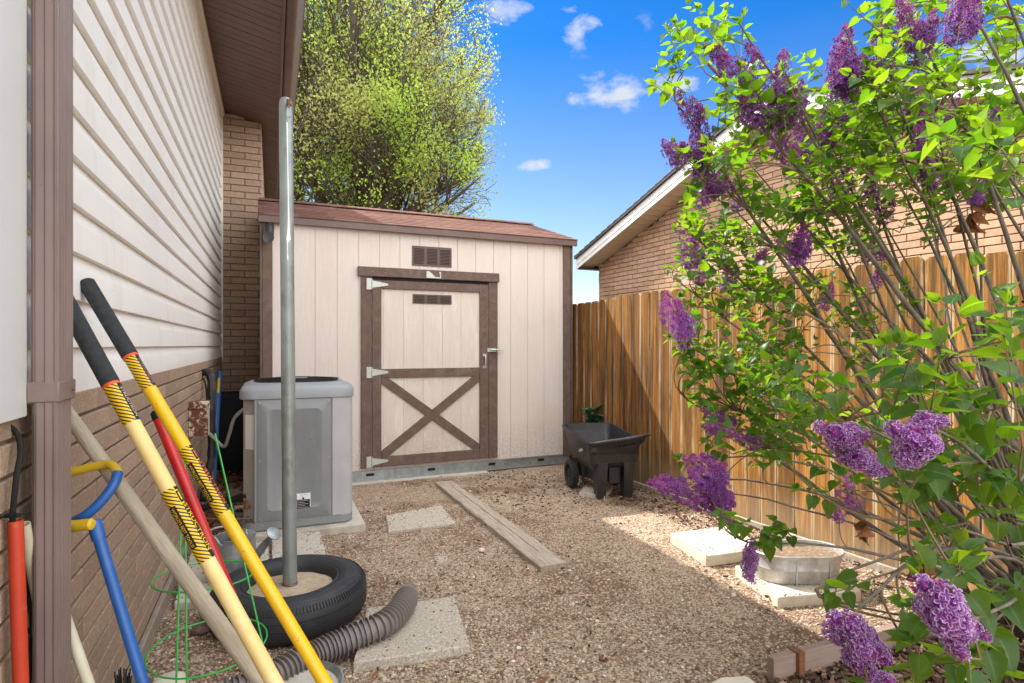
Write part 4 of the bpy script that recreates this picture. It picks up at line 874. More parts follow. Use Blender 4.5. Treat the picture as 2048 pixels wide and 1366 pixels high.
# watering can
wc = thing('watering_can', 'galvanised watering can standing on the concrete slab by the wall', 'watering can', (-1.565, 3.31, .036))
b = MB(); pr = [(.100, 0), (.118, .004)]
for i in range(22): pr.append((.118-.0007*i+(.0012 if i % 2 else 0), .012+i*.0098))
pr += [(.106, .232), (.109, .236), (.108, .240), (.102, .238), (.100, .1)]
b.lathe(pr, 40, cap=(True, False)); b.build('can_body', m_galvcan, wc, ang=40)
b = MB(); b.add([(0, 0, .247)]+[(.104*math.cos(a), .104*math.sin(a), .241) for a in [R(-70+i*10) for i in range(19)]], [(0, i, i+1) for i in range(1, 19)]); b.build('half_lid', m_galvcan, wc, ang=60)
b = MB(); sp_ = [Vector((.09, -.03, .05)), Vector((.15, -.05, .125)), Vector((.215, -.075, .215))]
b.rings([[(.10, -.03+.03*math.cos(a), .08+.07*math.sin(a)) for a in [2*math.pi*i/14 for i in range(14)]], [(.125+.008*math.sin(a), -.04+.028*math.cos(a), .12+.055*math.sin(a)) for a in [2*math.pi*i/14 for i in range(14)]],
         [(.20+.012*math.sin(a)*-1, -.066+.016*math.cos(a), .215+.018*math.sin(a)) for a in [2*math.pi*i/14 for i in range(14)]], [(.232-.008*math.sin(a), -.078+.013*math.cos(a), .250+.014*math.sin(a)) for a in [2*math.pi*i/14 for i in range(14)]]]); b.build('spout', m_galvcan, wc, ang=60)
rd = Vector((.62, -.28, .72)).normalized(); rc_ = Vector((.232, -.078, .250)); u_ = rd.orthogonal().normalized(); v2 = rd.cross(u_)
b = MB(); b.rings([[rc_+rd*h+(u_*math.cos(a)+v2*math.sin(a))*r0 for a in [2*math.pi*i/20 for i in range(20)]] for (h, r0) in ((0, .013), (.030, .036), (.034, .042), (.038, .042), (.040, .038), (.042, .002))]); b.build('rose', m_galvcan, wc, ang=30)
b = MB(); b.tube(smoothpath([(-.03, -.108, .215), (-.07, -.10, .26), (-.13, -.06, .262), (-.15, .0, .262), (-.12, .07, .262), (-.05, .105, .25), (-.02, .108, .215)], 6), .006, 8)
b.tube([(-.03, -.105, .215), (-.03, -.125, .215)], .014, 10); b.tube([(.02, .03, .245), (.03, .03, .265), (.06, .0, .268), (.07, -.01, .245)], .006, 8); b.build('bail_handle', m_galvcan, wc)
# tomato cage
cg = thing('tomato_cage', 'bright green wire tomato cage standing upside down by the brick wall', 'plant cage', (-1.245, 2.30, 0))
cc = Vector((-1.245, 2.30, 0))
def ring_(c, r0, tx, ty_, name):
    b = MB(); n = 48; b.tube([(c.x-cc.x+r0*math.cos(2*math.pi*k/n), c.y-cc.y+r0*math.sin(2*math.pi*k/n), c.z+tx*math.cos(2*math.pi*k/n)+ty_*math.sin(2*math.pi*k/n)) for k in range(n)], .0034, 6, closed=True); b.build(name, m_greenwire, cg)
R2 = Vector(((417-CX)/F*2.30, 2.30, HC-(1291-HY)*2.30/F)); R1 = Vector(((410-CX)/F*2.42, 2.42, HC-(1151-HY)*2.42/F))
ring_(R2, .212, 0, .01, 'lower_ring'); ring_(R1, .19, .0, -.01, 'upper_ring')
for (tp, m_, bt) in (((367, 874, 2.35), None, (353, 1352, 2.12)), ((369, 874, 2.36), None, (374, 1400, 2.14)), ((430, 867, 2.5), None, (536, 1335, 2.32))):
    a = P(*tp)-cc; b_ = P(*bt)-cc; MB().tube([a, a+(b_-a)*.5, b_+(b_-a)*.03], .0036, 6).build('leg_wire', m_greenwire, cg)

# ------------------------------------------------------------------ long handled tools
def text_mesh(txt, size, sx_=1.0):
    cu = bpy.data.curves.new('t', 'FONT'); cu.body = txt; cu.size = size; cu.resolution_u = 2; cu.fill_mode = 'FRONT'; cu.space_character = 1.0
    o = bpy.data.objects.new('t', cu); COL.objects.link(o); dg = bpy.context.evaluated_depsgraph_get(); dg.update()
    me = bpy.data.meshes.new_from_object(o.evaluated_get(dg)); vs = [(v.co.x*sx_, v.co.y) for v in me.vertices]; fs = [tuple(p.vertices) for p in me.polygons]
    bpy.data.objects.remove(o); bpy.data.curves.remove(cu); bpy.data.meshes.remove(me); return vs, fs
class Tool:
    def __init__(s, name, label, cat, top, foot):
        s.top, s.foot = Vector(top), Vector(foot); s.L = (s.top-s.foot).length; z = (s.top-s.foot).normalized()
        c = (s.foot+s.top)/2; y = Vector((c.x, c.y, c.z-HC)); y = (y-z*y.dot(z)).normalized(); x = y.cross(z)
        s.root = bpy.data.objects.new(name, None); COL.objects.link(s.root); tag(s.root, label, cat); s.root.empty_display_size = .05
        s.root.matrix_world = Matrix.Translation(s.foot) @ Matrix((x, y, z)).transposed().to_4x4()
    def at(s, v):                                     # length from the foot where the shaft crosses photo row v
        d = s.top-s.foot; kk = (HY-v)/F      # foot.z+t d.z-HC = kk (foot.y+t d.y)
        return (kk*s.foot.y+HC-s.foot.z)/(d.z-kk*d.y)*s.L
    def shaft(s, z0, z1, r, name, m, n=20, capr=True, r1=None):
        r1 = r1 or r; e = min(.006, r*.3)
        return MB().tube([(0, 0, z0), (0, 0, z0+.0015), (0, 0, z1-e), (0, 0, z1)], [r, r, r1, r1-(e if capr else 0)], n).build(name, m, s.root, ang=50)
    def text(s, txt, ztop, phi, R_, size, length, m, par, name='lettering'):
        vs, fs = text_mesh(txt, size); w_ = max(v[0] for v in vs); k = length/w_
        b = MB(); b.add([(R_*math.sin(phi+v[1]/R_), -R_*math.cos(phi+v[1]/R_), ztop-v[0]*k) for v in vs], fs); return b.build(name, m, par, ang=0, recalc=False)
m_ltr_y = M('yellow print', (.85, .55, .02), None, rough=.5); m_ltr_o = M('orange print', (.80, .13, .02), None, rough=.5); m_ltr_p = M('faded red print', (.60, .20, .22), None, rough=.5)
m_ltr_w = M('pale print', (.70, .60, .40), None, rough=.5)
def boxpatch(T_, z0, z1, p0, p1, R_, m, par, name):
    b = MB(); n = 8; vs = []
    for i in range(n+1):
        a = p0+(p1-p0)*i/n; vs += [(R_*math.sin(a), -R_*math.cos(a), z0), (R_*math.sin(a), -R_*math.cos(a), z1)]
    b.add(vs, [(2*i, 2*i+2, 2*i+3, 2*i+1) for i in range(n)]); return b.build(name, m, par, ang=60, recalc=False)
def fibre_tool(name, label, top, foot, mshaft, rs, v_grip, v_s1, v_s2a, v_s2b, mtext, msmall, r=.0185):
    T_ = Tool(name, label, 'garden tool', top, foot); tag(T_.root, group='long handled tools with black grips'); g1 = T_.at(v_grip); s1 = T_.at(v_s1); a = T_.at(v_s2a); b_ = T_.at(v_s2b)
    T_.shaft(g1, T_.L, .0225, 'foam_grip', m_foam, r1=.0225); T_.shaft(g1-.008, g1, .0215, 'collar', m_orangering, capr=False)
    up = T_.shaft(s1, g1-.008, r+.0012, 'upper_sleeve', m_stripe, capr=False, n=32)
    T_.shaft(a, s1, r, 'upper_shaft', mshaft, capr=False, n=32)
    lo = T_.shaft(b_, a, r+.0012, 'lower_sleeve', m_stripe, capr=False, n=32)
    T_.shaft(0, b_, r, 'lower_shaft', mshaft, capr=False, n=32)
    RR = r+.0018; ln = a-b_
    T_.text('STRUCTRON', g1-.02, .80, RR, .0135, (g1-s1)*.75, msmall, up)
    boxpatch(T_, b_+ln*.20, b_+ln*.78, -1.05, -.22, RR+.0004, m_black, lo, 'black_panel')
    T_.text("WORLD'S BEST TOOLS!", b_+ln*.76, -.84, RR+.0012, .0125, ln*.54, m_ltr_y, lo)
    T_.text('STRUCTRON', b_+ln*.76, .66, RR+.0004, .021, ln*.66, mtext, lo)
    # rounded rectangle emblem above the name
    zc_ = b_+ln*.86
    for (w2, h2, mm, rr_) in ((.26, .020, m_ltr_y, RR), (.20, .0165, m_black, RR+.0005)): boxpatch(T_, zc_-h2, zc_+h2, .66-w2+.06, .66+w2+.06, rr_, mm, lo, 'emblem')
    boxpatch(T_, zc_-.010, zc_+.012, .72, .86, RR+.001, mtext, lo, 'emblem')
    # steel head at the foot
    MB().tube([(0, 0, 0), (0, 0, .12)], [.022, .021], 16).build('steel_socket', m_black, T_.root)
    MB().prism([(-.10, .0), (.10, .0), (.10, -.12), (.04, -.25), (0, -.28), (-.04, -.25), (-.10, -.12)], -.003, .003, 'y').build('steel_blade', m_galv, T_.root, bev=.002)
    return T_
ft = P(836, 1677, 1.6); ft.z = .24
def on_line(u0, v0, u1, v1, v): return u0+(v-v0)/(v1-v0)*(u1-u0)
top = P(171, 562, 1.76); fy = 1.62; vv = HY+(HC-.22)*F/fy; ft = P(on_line(171, 562, 650, 1366, vv), vv, fy)
fibre_tool('long_handled_tool', 'bright yellow handled garden tool with black foam grip leaning furthest right', top, ft, m_yellow, None, 712, 777, 897, 1026, m_ltr_o, m_ltr_p)
top = P(124, 590, 1.56); fy = 1.47; vv = HY+(HC-.22)*F/fy; ft = P(on_line(124, 590, 549, 1366, vv), vv, fy)
fibre_tool('long_handled_tool', 'faded cream handled garden tool with black foam grip half hidden behind the downspout', top, ft, m_cream, None, 768, 846, 980, 1120, m_ltr_y, m_ltr_w, r=.0195)
# red handle
fy = 1.66; vv = HY+(HC)*F/fy; T_ = Tool('red_handle', 'glossy red tool handle leaning behind the cream handle', 'tool handle', P(311, 822, 1.87), P(on_line(318, 850, 531, 1366, vv), vv, fy))
T_.shaft(0, T_.L-.03, .0165, 'red_shaft', m_red, capr=False); T_.shaft(T_.L-.03, T_.L, .0175, 'black_cap', m_black)
b = MB(); z_ = T_.at(1160); b.box(-.022, -.016, -.018, -.010, z_-.05, z_+.05); b.build('metal_clip', m_galv, T_.root)
# grey wooden handle
fy = 1.63; vv = HY+HC*F/fy; T_ = Tool('wooden_pole', 'weathered grey wooden handle crossing behind the cream one', 'tool handle', P(112, 795, 1.575), P(on_line(148, 846, 497, 1330, vv), vv, fy))
hh_ = T_.at(1340); T_.shaft(0, T_.L*.5, .0225, 'lower_wood', m_oldwood, capr=False); T_.shaft(T_.L*.5, T_.L, .0225, 'upper_wood', m_oldwood, r1=.0175)
# blue tool with looped handlebar
fy = 1.42; vv = HY+HC*F/fy; T_ = Tool('blue_looped_tool', 'blue steel tool with a looped handlebar and yellow ends by the downspout', 'garden tool', P(187, 1040, 1.47), P(on_line(190, 1060, 284, 1366, vv), vv, fy))
T_.shaft(0, T_.L-.03, .0135, 'shaft', m_blue, capr=False); T_.shaft(T_.L-.05, T_.L, .016, 'socket', m_blue)
mi = T_.root.matrix_world.inverted()
def loc_path(l): return [mi @ P(*q) for q in l]
MB().tube(smoothpath(loc_path([(112, 1052, 1.50), (140, 1046, 1.49), (172, 1030, 1.485), (205, 1000, 1.50), (228, 968, 1.52), (236, 945, 1.54)]), 6), .0125, 12).build('loop_bar', m_blue, T_.root)
MB().tube(smoothpath(loc_path([(237, 948, 1.54), (226, 932, 1.55), (205, 930, 1.555), (150, 942, 1.54), (120, 950, 1.53)]), 6), .012, 12).build('upper_grip', m_yelgrip, T_.root)
MB().tube(loc_path([(110, 1053, 1.45), (150, 1052, 1.45), (183, 1048, 1.45), (187, 1048, 1.45)]), [.0145, .0145, .0145, .009], 12).build('lower_grip', m_yelgrip, T_.root)
# orange red pole with black cable
fy = 1.235; T_ = Tool('orange_pole', 'orange red hollow pole standing at the far left edge', 'pole', P(31, 1041, 1.235), P(31.5+ (690+HC*F/1.235-1041)*.032, HY+HC*F/1.235, 1.235))
b = MB(); pr = [(0.0138, 0), (.0138, T_.L), (.0118, T_.L), (.0118, T_.L-.15)]; b.lathe(pr, 20); b.build('tube', m_orangered, T_.root, ang=40)
o = MB().tube(smoothpath([P(26, 1060, 1.235), P(25, 1038, 1.235), P(32, 960, 1.24), P(41, 900, 1.26), P(30, 862, 1.27), P(0, 846, 1.24), P(-40, 850, 1.15)], 8), .0055, 8).build('black_cable', m_black)
tag(o, 'black cable coming out of the orange red pole top', 'cable')
b = MB(); z_ = P(26, 1031, 1.225); b.box(z_.x-.014, z_.x+.012, z_.y-.006, z_.y+.006, z_.z-.004, z_.z+.004); b.tube([z_+Vector((-.012, -.004, 0)), z_+Vector((-.028, -.008, -.006))], .002, 5); b.tube([z_+Vector((.012, -.004, 0)), z_+Vector((.03, .01, .006))], .002, 5)
tag(b.build('zip_tie', m_black), 'black zip tie round the cable just above the orange red pole', 'zip tie')
# off-white tubes
fy = 1.60; vv = HY+HC*F/fy; T_ = Tool('white_tube', 'off white hollow tube standing directly right of the orange red pole', 'tube', P(48, 1048, 1.275), P(on_line(48, 1048, 64, 1132, vv), vv, fy))
b = MB(); b.lathe([(.0115, 0), (.0115, T_.L), (.0095, T_.L), (.0095, T_.L-.1)], 18); b.build('tube', m_offwhite, T_.root, ang=40)
fy = 1.38; vv = HY+HC*F/fy; T_ = Tool('white_stick', 'off white handle showing low down just right of the downspout', 'tool handle', P(120, 1205, 1.45), P(on_line(142, 1272, 168, 1345, vv), vv, fy))
T_.shaft(0, T_.L, .0125, 'handle', m_offwhite)
MB().tube(smoothpath([P(60, 1135, 1.36), P(55, 1170, 1.35), P(62, 1210, 1.36), P(54, 1260, 1.36), P(60, 1320, 1.36), P(52, 1380, 1.36), P(60, 1440, 1.36)], 6), .010, 8)
b = MB(); b.tube(smoothpath([P(60, 1135, 1.36), P(53, 1170, 1.35), P(62, 1210, 1.36), P(54, 1260, 1.36), P(60, 1320, 1.36), P(52, 1380, 1.36), P(60, 1440, 1.36)], 6), .010, 8); tag(b.build('dark_hose', m_blackpl), 'dark green black hose hanging behind the downspout', 'hose')
# black rake head near the bottom left
rk = thing('black_rake', 'black plastic rake head with its tines pointing up at the bottom left', 'rake', G(250, 1560, .0)); kb = Vector(rk.location)
b = MB(); rk_r = random.Random(5)
for i in range(15):
    u0 = 228+i*2.4; base_ = P(243+i*.6, 1440, 1.88); tip = P(u0+rk_r.uniform(-4, 4), 1340+rk_r.uniform(-6, 14), 1.90+rk_r.uniform(-.04, .04)); b.tube([base_-kb, (base_+tip)/2-kb, tip-kb], .0022, 5)
b.build('tines', m_black, rk); MB().tube([P(247, 1436, 1.88)-kb, Vector((0, 0, 0))], .014, 10).build('handle', m_black, rk)
# pan and stone at the bottom
pn_ = thing('round_pan', 'round galvanised pan of dry soil under the tip of the yellow handle', 'pan', G(592, 1402, 0))
b = MB(); b.lathe([(.14, .0), (.165, .05), (.172, .058), (.176, .056), (.176, .062), (.168, .066), (.160, .056), (.155, .04)], 48); b.build('rim', m_galvcan, pn_)
b = MB(); b.rings([[(r0*math.cos(2*math.pi*k/36), r0*math.sin(2*math.pi*k/36), z0+noise.noise(Vector((r0*30*math.cos(k), r0*30*math.sin(k), 1)))*.004) for k in range(36)] for r0, z0 in ((.158, .040), (.10, .047), (.04, .05), (.004, .05))]); b.build('contents', m_concrete, pn_)
def rock(name, label, p, r, m, seed, sq=(1, 1, .6)):
    b = MB(); n = 12; rs_ = []
    for j in range(1, 7):
        th = math.pi*j/7; rs_.append([tuple(Vector((math.sin(th)*math.cos(2*math.pi*k/n)*sq[0], math.sin(th)*math.sin(2*math.pi*k/n)*sq[1], math.cos(th)*sq[2]))*r*(1+.25*noise.noise(Vector((math.sin(th)*math.cos(2*math.pi*k/n)*1.7+seed, math.sin(th)*math.sin(2*math.pi*k/n)*1.7, math.cos(th)*1.7))))) for k in range(n)])
    b.rings(rs_); o = b.build(name, m, None, ang=25); o.location = p; return tag(o, label, 'stone')
rock('rock', 'light grey chunk of stone at the bottom edge left of the handles', G(338, 1372, .03), .075, m_paleslab, 3, (1, .8, .6))
rock('rock', 'small white stone lying on gravel beside the plank', G(963, 1100, .01), .022, m_paleslab, 5)
rock('rock', 'small dark clod lying against the tyre on the wall side', G(405, 1255, .02), .05, m_mortar, 9)

# ------------------------------------------------------------------ oval tub
tb = thing('metal_tub', 'oval galvanised tub of dry soil standing on a pale slab', 'tub', (1.592, 3.285, .052))
def oval(hx, hy, z): return rrect(0, 0, hx, hy, hy-.001, z, 10)
b = MB(); b.rings([oval(.215, .115, 0), oval(.222, .122, .006), oval(.232, .128, .07), oval(.2345, .1305, .074), oval(.2345, .1305, .078), oval(.232, .128, .082), oval(.246, .138, .148), oval(.252, .144, .150), oval(.254, .146, .156), oval(.250, .142, .161), oval(.244, .136, .158), oval(.238, .130, .11)], (True, False)); b.build('tub_wall', m_tubmet, tb, ang=50)
b = MB(); b.rings([[(p[0]*s_, p[1]*s_, .124+noise.noise(Vector((p[0]*s_*25, p[1]*s_*25, 0)))*.008) for p in oval(.240, .132, 0)] for s_ in (1, .8, .55, .3, .05)]); b.build('soil', m_soil, tb, ang=60)
MB().box(-.06, -.054, -.1365, -.1285, .01, .145).build('seam', m_tubmet, tb); MB().box(.12, .125, -.1365, -.1285, .01, .145).build('seam', m_tubmet, tb)

# ------------------------------------------------------------------ garden cart
ca_ = math.atan2(.25, .97)
ct = thing('garden_cart', 'black plastic garden cart parked between the shed and the fence', 'garden cart', (.825, 5.44, 0), ca_)
def rim(hx, hy, r, z, cy=0.0, tilt=.09, zc=.0): return [(p[0], p[1], p[2]+tilt*p[1]) for p in rrect(0, cy, hx, hy, r, z, 6)]
b = MB(); b.rings([rim(.10, .15, .03, .215, .0, 0), rim(.185, .24, .04, .245, .0, .02), rim(.215, .30, .05, .33, -.02), rim(.245, .365, .06, .515, 0), rim(.262, .385, .07, .518, 0), rim(.268, .391, .075, .530, 0), rim(.262, .385, .07, .542, 0), rim(.245, .365, .06, .540, 0), rim(.225, .335, .06, .43, 0), rim(.185, .265, .06, .29, .0, .02), rim(.15, .2, .05, .272, 0, 0)]); b.build('tray', m_cartpl, ct, ang=50)
# skirt at the handle end
b = MB(); b.rings([[(-.205, -.325, .31), (.205, -.325, .31), (.185, -.22, .29), (-.185, -.22, .29)], [(-.222, -.345, .40), (.222, -.345, .40), (.21, -.3, .40), (-.21, -.3, .40)]]); b.build('skirt', m_cartpl, ct, bev=.008)
# lip handle
b = MB(); hp = [(-.262, -.36, .50), (-.22, -.40, .508), (-.12, -.44, .528), (0.02, -.475, .548), (.16, -.485, .568), (.25, -.455, .575), (.268, -.40, .56), (.262, -.34, .54)]
b.tube(smoothpath(hp, 6), .014, 10); b.build('handle_bar', m_cartpl, ct)
b = MB(); inner = [(-.25, -.37), (-.2, -.385), (-.1, -.388), (.0, -.388), (.12, -.388), (.2, -.386), (.255, -.37)]; outer = [(-.245, -.385), (-.2, -.405), (-.1, -.44), (.0, -.465), (.12, -.478), (.2, -.465), (.258, -.42)]
vs = []
for (i_, o_) in zip(inner, outer): z_ = .50+.07*(i_[0]+.25)/.5; vs += [(i_[0], i_[1], z_-.03), (o_[0], o_[1], z_-.005), (i_[0], i_[1], z_-.075), (o_[0]*.97, o_[1]+.02, z_-.035)]
b.add(vs, [(4*i, 4*i+1, 4*i+5, 4*i+4) for i in range(6)]+[(4*i+2, 4*i+6, 4*i+7, 4*i+3) for i in range(6)]+[(4*i+1, 4*i+3, 4*i+7, 4*i+5) for i in range(6)])
for i in range(1, 6): x_ = inner[i][0]; b.box(x_-.003, x_+.003, outer[i][1]+.02, inner[i][1], .44+.07*(x_+.25)/.5, .475+.07*(x_+.25)/.5)
b.build('handle_web', m_cartpl, ct, ang=30)
for sx_ in (-.115, .135):
    b = MB(); b.rings([[(sx_-.042, -.305, .004), (sx_+.035, -.305, .004), (sx_+.035, -.290, .004), (sx_-.025, -.290, .004), (sx_-.025, -.22, .004), (sx_-.042, -.22, .004)], [(sx_-.052, -.328, .32), (sx_+.047, -.328, .32), (sx_+.047, -.313, .32), (sx_-.035, -.313, .32), (sx_-.035, -.19, .32), (sx_-.052, -.19, .32)]]); b.box(sx_+.020, sx_+.034, -.289, -.22, .006, .30)
    b.build('leg', m_cartpl, ct, bev=.003)
b = MB(); b.box(-.035, .075, -.27, -.255, .12, .30); b.box(-.17, .17, .02, .24, .12, .24); b.prism([(-.24, .30), (-.19, .13), (.2, .13), (.26, .25), (.1, .29)], -.14, .14, 'x'); b.build('under_frame', m_cartpl, ct, bev=.006)
def wheel(sx_, s_):
    wv = bpy.data.objects.new('wheel', None); COL.objects.link(wv); wv.parent = ct; wv.location = (sx_, .20, .128)
    b = MB(); T = Matrix.Rotation(math.pi/2, 4, 'Y'); b.T = T; b.lathe([(.085, -.032), (.115, -.034), (.124, -.026), (.1275, -.012), (.128, 0), (.1275, .012), (.124, .026), (.115, .034), (.085, .032)], 36, closed=True)
    for k in range(36): 
        a = 2*math.pi*k/36; b.T = T @ Matrix.Rotation(a, 4, 'Z'); b.box(.1265, .1305, -.0055, .0055, -.026, .026)
    b.build('tyre', m_rubber, wv, ang=30)
    b = MB(); b.T = T; b.lathe([(.086, -.015), (.086, .015), (.075, .015), (.072, .004), (.03, .002), (.028, .02*-s_+.0), (.01, .022*-s_), (.01, -.01), (.072, -.008), (.075, -.015)], 30, closed=True)
    for k in range(6):
        b.T = T @ Matrix.Rotation(2*math.pi*k/6, 4, 'Z'); b.box(.02, .08, -.009, .009, -.016, .014)
    b.build('rim', m_blackpl, wv, ang=30)
wheel(-.215, 1); wheel(.235, -1)
b = MB(); b.tube([(-.215, .20, .128), (.235, .20, .128)], .01, 8); b.build('axle', m_galv, ct)
b = MB(); lg = []
for i in range(16): a = 2*math.pi*i/16; lg.append((.055*math.cos(a), .018*math.sin(a)*(1 if math.cos(a) > 0 else .7)))
b.add([(-.2462-.02*0, -.12+x_, .405-z_*.0+z_-x_*.25) for x_, z_ in lg], [tuple(range(16))]); o = b.build('oval_badge', m_zinc, ct, ang=0); o.location = (.0035, 0, 0)
o.rotation_euler = (0, 0, 0)

# ------------------------------------------------------------------ leafy things
def leaf(vs, fs, cs, p, d, up, L, Wd, tint, fold=.25, droop=.25, hi=True):
    d = d.normalized(); s_ = d.cross(up)
    if s_.length < 1e-3: s_ = d.orthogonal()
    s_.normalize(); nrm = s_.cross(d).normalized(); n0 = len(vs)
    if hi: ts = [0, .10, .28, .50, .75, 1.0]; es = [(-.10, .24), (.02, .45), (.22, .53), (.50, .40), (.78, .16)]
    else: ts = [0, .35, 1.0]; es = [(.02, .40), (.45, .46)]
    for t in ts: vs.append(p+d*(t*L)-nrm*(droop*L*t*t)); cs.append((tint, 0, 0))
    m = len(ts)
    for sg in (-1, 1):
        for (t, w_) in es:
            vs.append(p+d*(t*L)+s_*(sg*w_*Wd)+nrm*(fold*w_*Wd-droop*L*t*t)); cs.append((tint, 1, 0))
    e = len(es)
    for q in (0, 1):
        o_ = n0+m+q*e
        for i in range(e-1):
            f = (n0+i, n0+i+1, o_+i+1, o_+i); fs.append(f if q else f[::-1])
        f = (n0+e-1, n0+m-1, o_+e-1); fs.append(f if q else f[::-1])
def raw(vs, fs, cs, name, m, parent, ang=0):
    b = MB(); b.v = [tuple(v) for v in vs]; b.f = fs; b.c = cs
    return b.build(name, m, parent, ang=ang, recalc=False, col=True)

# --- the lilac
rl = random.Random(21)
LB = Vector((2.52, 2.45, 0))
lil = thing('lilac_bush', 'large flowering lilac bush with purple blooms arching over from the right fence', 'lilac bush', LB)
stems = []      # polylines (world)
rad_ = []
def add_stem(pts, r0, r1): stems.append(pts); rad_.append((r0, r1))
tips = [(1352, 205, 2.55), (1400, 110, 2.45), (1470, 45, 2.4), (1500, 150, 2.7), (1560, 120, 2.3), (1600, 200, 2.9), (1690, 60, 2.2), (1755, 60, 2.3), (1700, 260, 2.8), (1800, 120, 2.6), (1830, 20, 2.0),
        (1900, -60, 1.9), (1985, -80, 1.7), (2060, -60, 1.8), (2100, 120, 2.0), (1350, 440, 2.9), (1350, 560, 3.0), (1420, 330, 2.8), (1470, 420, 3.0), (1540, 380, 2.9), (1620, 330, 3.0),
        (1420, 720, 2.9), (1380, 800, 2.8), (1480, 640, 3.1), (1880, 250, 2.4), (1960, 300, 2.2), (1940, 420, 2.6), (2030, 400, 2.3), (1560, 740, 2.8), (1640, 440, 3.1), (1770, 330, 2.9), (1850, 420, 3.0)]
for i, (u, v, Y) in enumerate(tips):
    tp = P(u, v, Y); bs = LB+Vector((rl.uniform(-.28, .18), rl.uniform(-.45, .45), 0))
    if FF.loc(bs).y < .12: bs += FF.y*(.15-FF.loc(bs).y)
    ln = (tp-bs).length; mid = bs.lerp(tp, .42)+Vector((rl.uniform(-.08, .12), rl.uniform(-.1, .1), .10*ln*rl.uniform(-.3, 1.1)))
    pts = bez(bs, mid, tp, 16); s1, s2 = rl.uniform(0, 9), rl.uniform(0, 9)
    pts = [p+Vector((math.sin(k*.9+s1), math.cos(k*.8+s2), 0))*.012*(k/16)+Vector((rl.uniform(-1, 1), rl.uniform(-1, 1), rl.uniform(-1, 1)))*.005 for k, p in enumerate(pts)]
    add_stem(pts, rl.uniform(.013, .026), .0035)
low = [(1715, 1215, 1.15), (1890, 1180, 1.10), (1830, 850, 1.10), (1700, 850, 1.35), (2020, 1090, 1.05), (1650, 1170, 1.5), (1500, 1085, 2.2), (1345, 960, 2.75), (1425, 915, 2.7), (1440, 985, 2.6),
       (1560, 900, 2.4), (1620, 820, 2.2), (1980, 820, 1.3), (1900, 720, 1.6), (1760, 1040, 1.9), (1960, 1240, 1.05), (2040, 960, 1.2), (1500, 830, 2.6), (2010, 340, 1.35), (2040, 600, 1.4), (1680, 980, 2.3)]
for i, (u, v, Y) in enumerate(low):
    tp = P(u, v, Y); bs = LB+Vector((rl.uniform(-.25, .1), rl.uniform(-.5, .3), 0))
    if FF.loc(bs).y < .12: bs += FF.y*(.15-FF.loc(bs).y)
    ln = (tp-bs).length; mid = bs.lerp(tp, .5)+Vector((0, 0, .28*ln*rl.uniform(.5, 1.2)))
    pts = bez(bs, mid, tp, 16); pts = [p+Vector((rl.uniform(-1, 1), rl.uniform(-1, 1), rl.uniform(-1, 1)))*.005 for p in pts]
    add_stem(pts, rl.uniform(.009, .015), .003)
# extra bare stems inside
for i in range(12):
    tp = P(rl.uniform(1560, 2080), rl.uniform(380, 700), rl.uniform(2.2, 3.0)); bs = LB+Vector((rl.uniform(-.4, .25), rl.uniform(-.5, .5), 0))
    if FF.loc(bs).y < .10: bs += FF.y*(.12-FF.loc(bs).y)
    if FF.loc(tp).y < .08 and tp.z < 1.9: tp += FF.y*(.12-FF.loc(tp).y)
    mid = bs.lerp(tp, .5)+Vector((rl.uniform(-.12, .12), rl.uniform(-.1, .1), rl.uniform(-.05, .15)))
    add_stem(bez(bs, mid, tp, 10), rl.uniform(.005, .016), .003)
b = MB()
for pts, (r0, r1) in zip(stems, rad_):
    n = len(pts); b.tube([p-LB for p in pts], [r0+(r1-r0)*(k/(n-1))**.8 for k in range(n)], 7, cap=False)
nodes = [(p, (pts[min(k+1, len(pts)-1)]-pts[max(k-1, 0)]).normalized()) for pts in stems for k, p in enumerate(pts) if k >= 4]
b.build('main_stems', m_bark, lil, ang=60)
tw = MB(); LV, LFc, LC = [], [], []
def connect(q, below=.02):
    best = None
    for (p, t) in nodes:
        dv = q-p; dd = dv.length
        if dd < .02: continue
        cost = dd-.25*max(0, dv.normalized().dot(t))*dd+(.25 if p.z > q.z+below else 0)
        if best is None or cost < best[0]: best = (cost, p, t)
    _, p, t = best; ln = (q-p).length
    pts = bez(p, p+t*ln*.45+Vector((0, 0, .04*ln)), q, 6); return pts
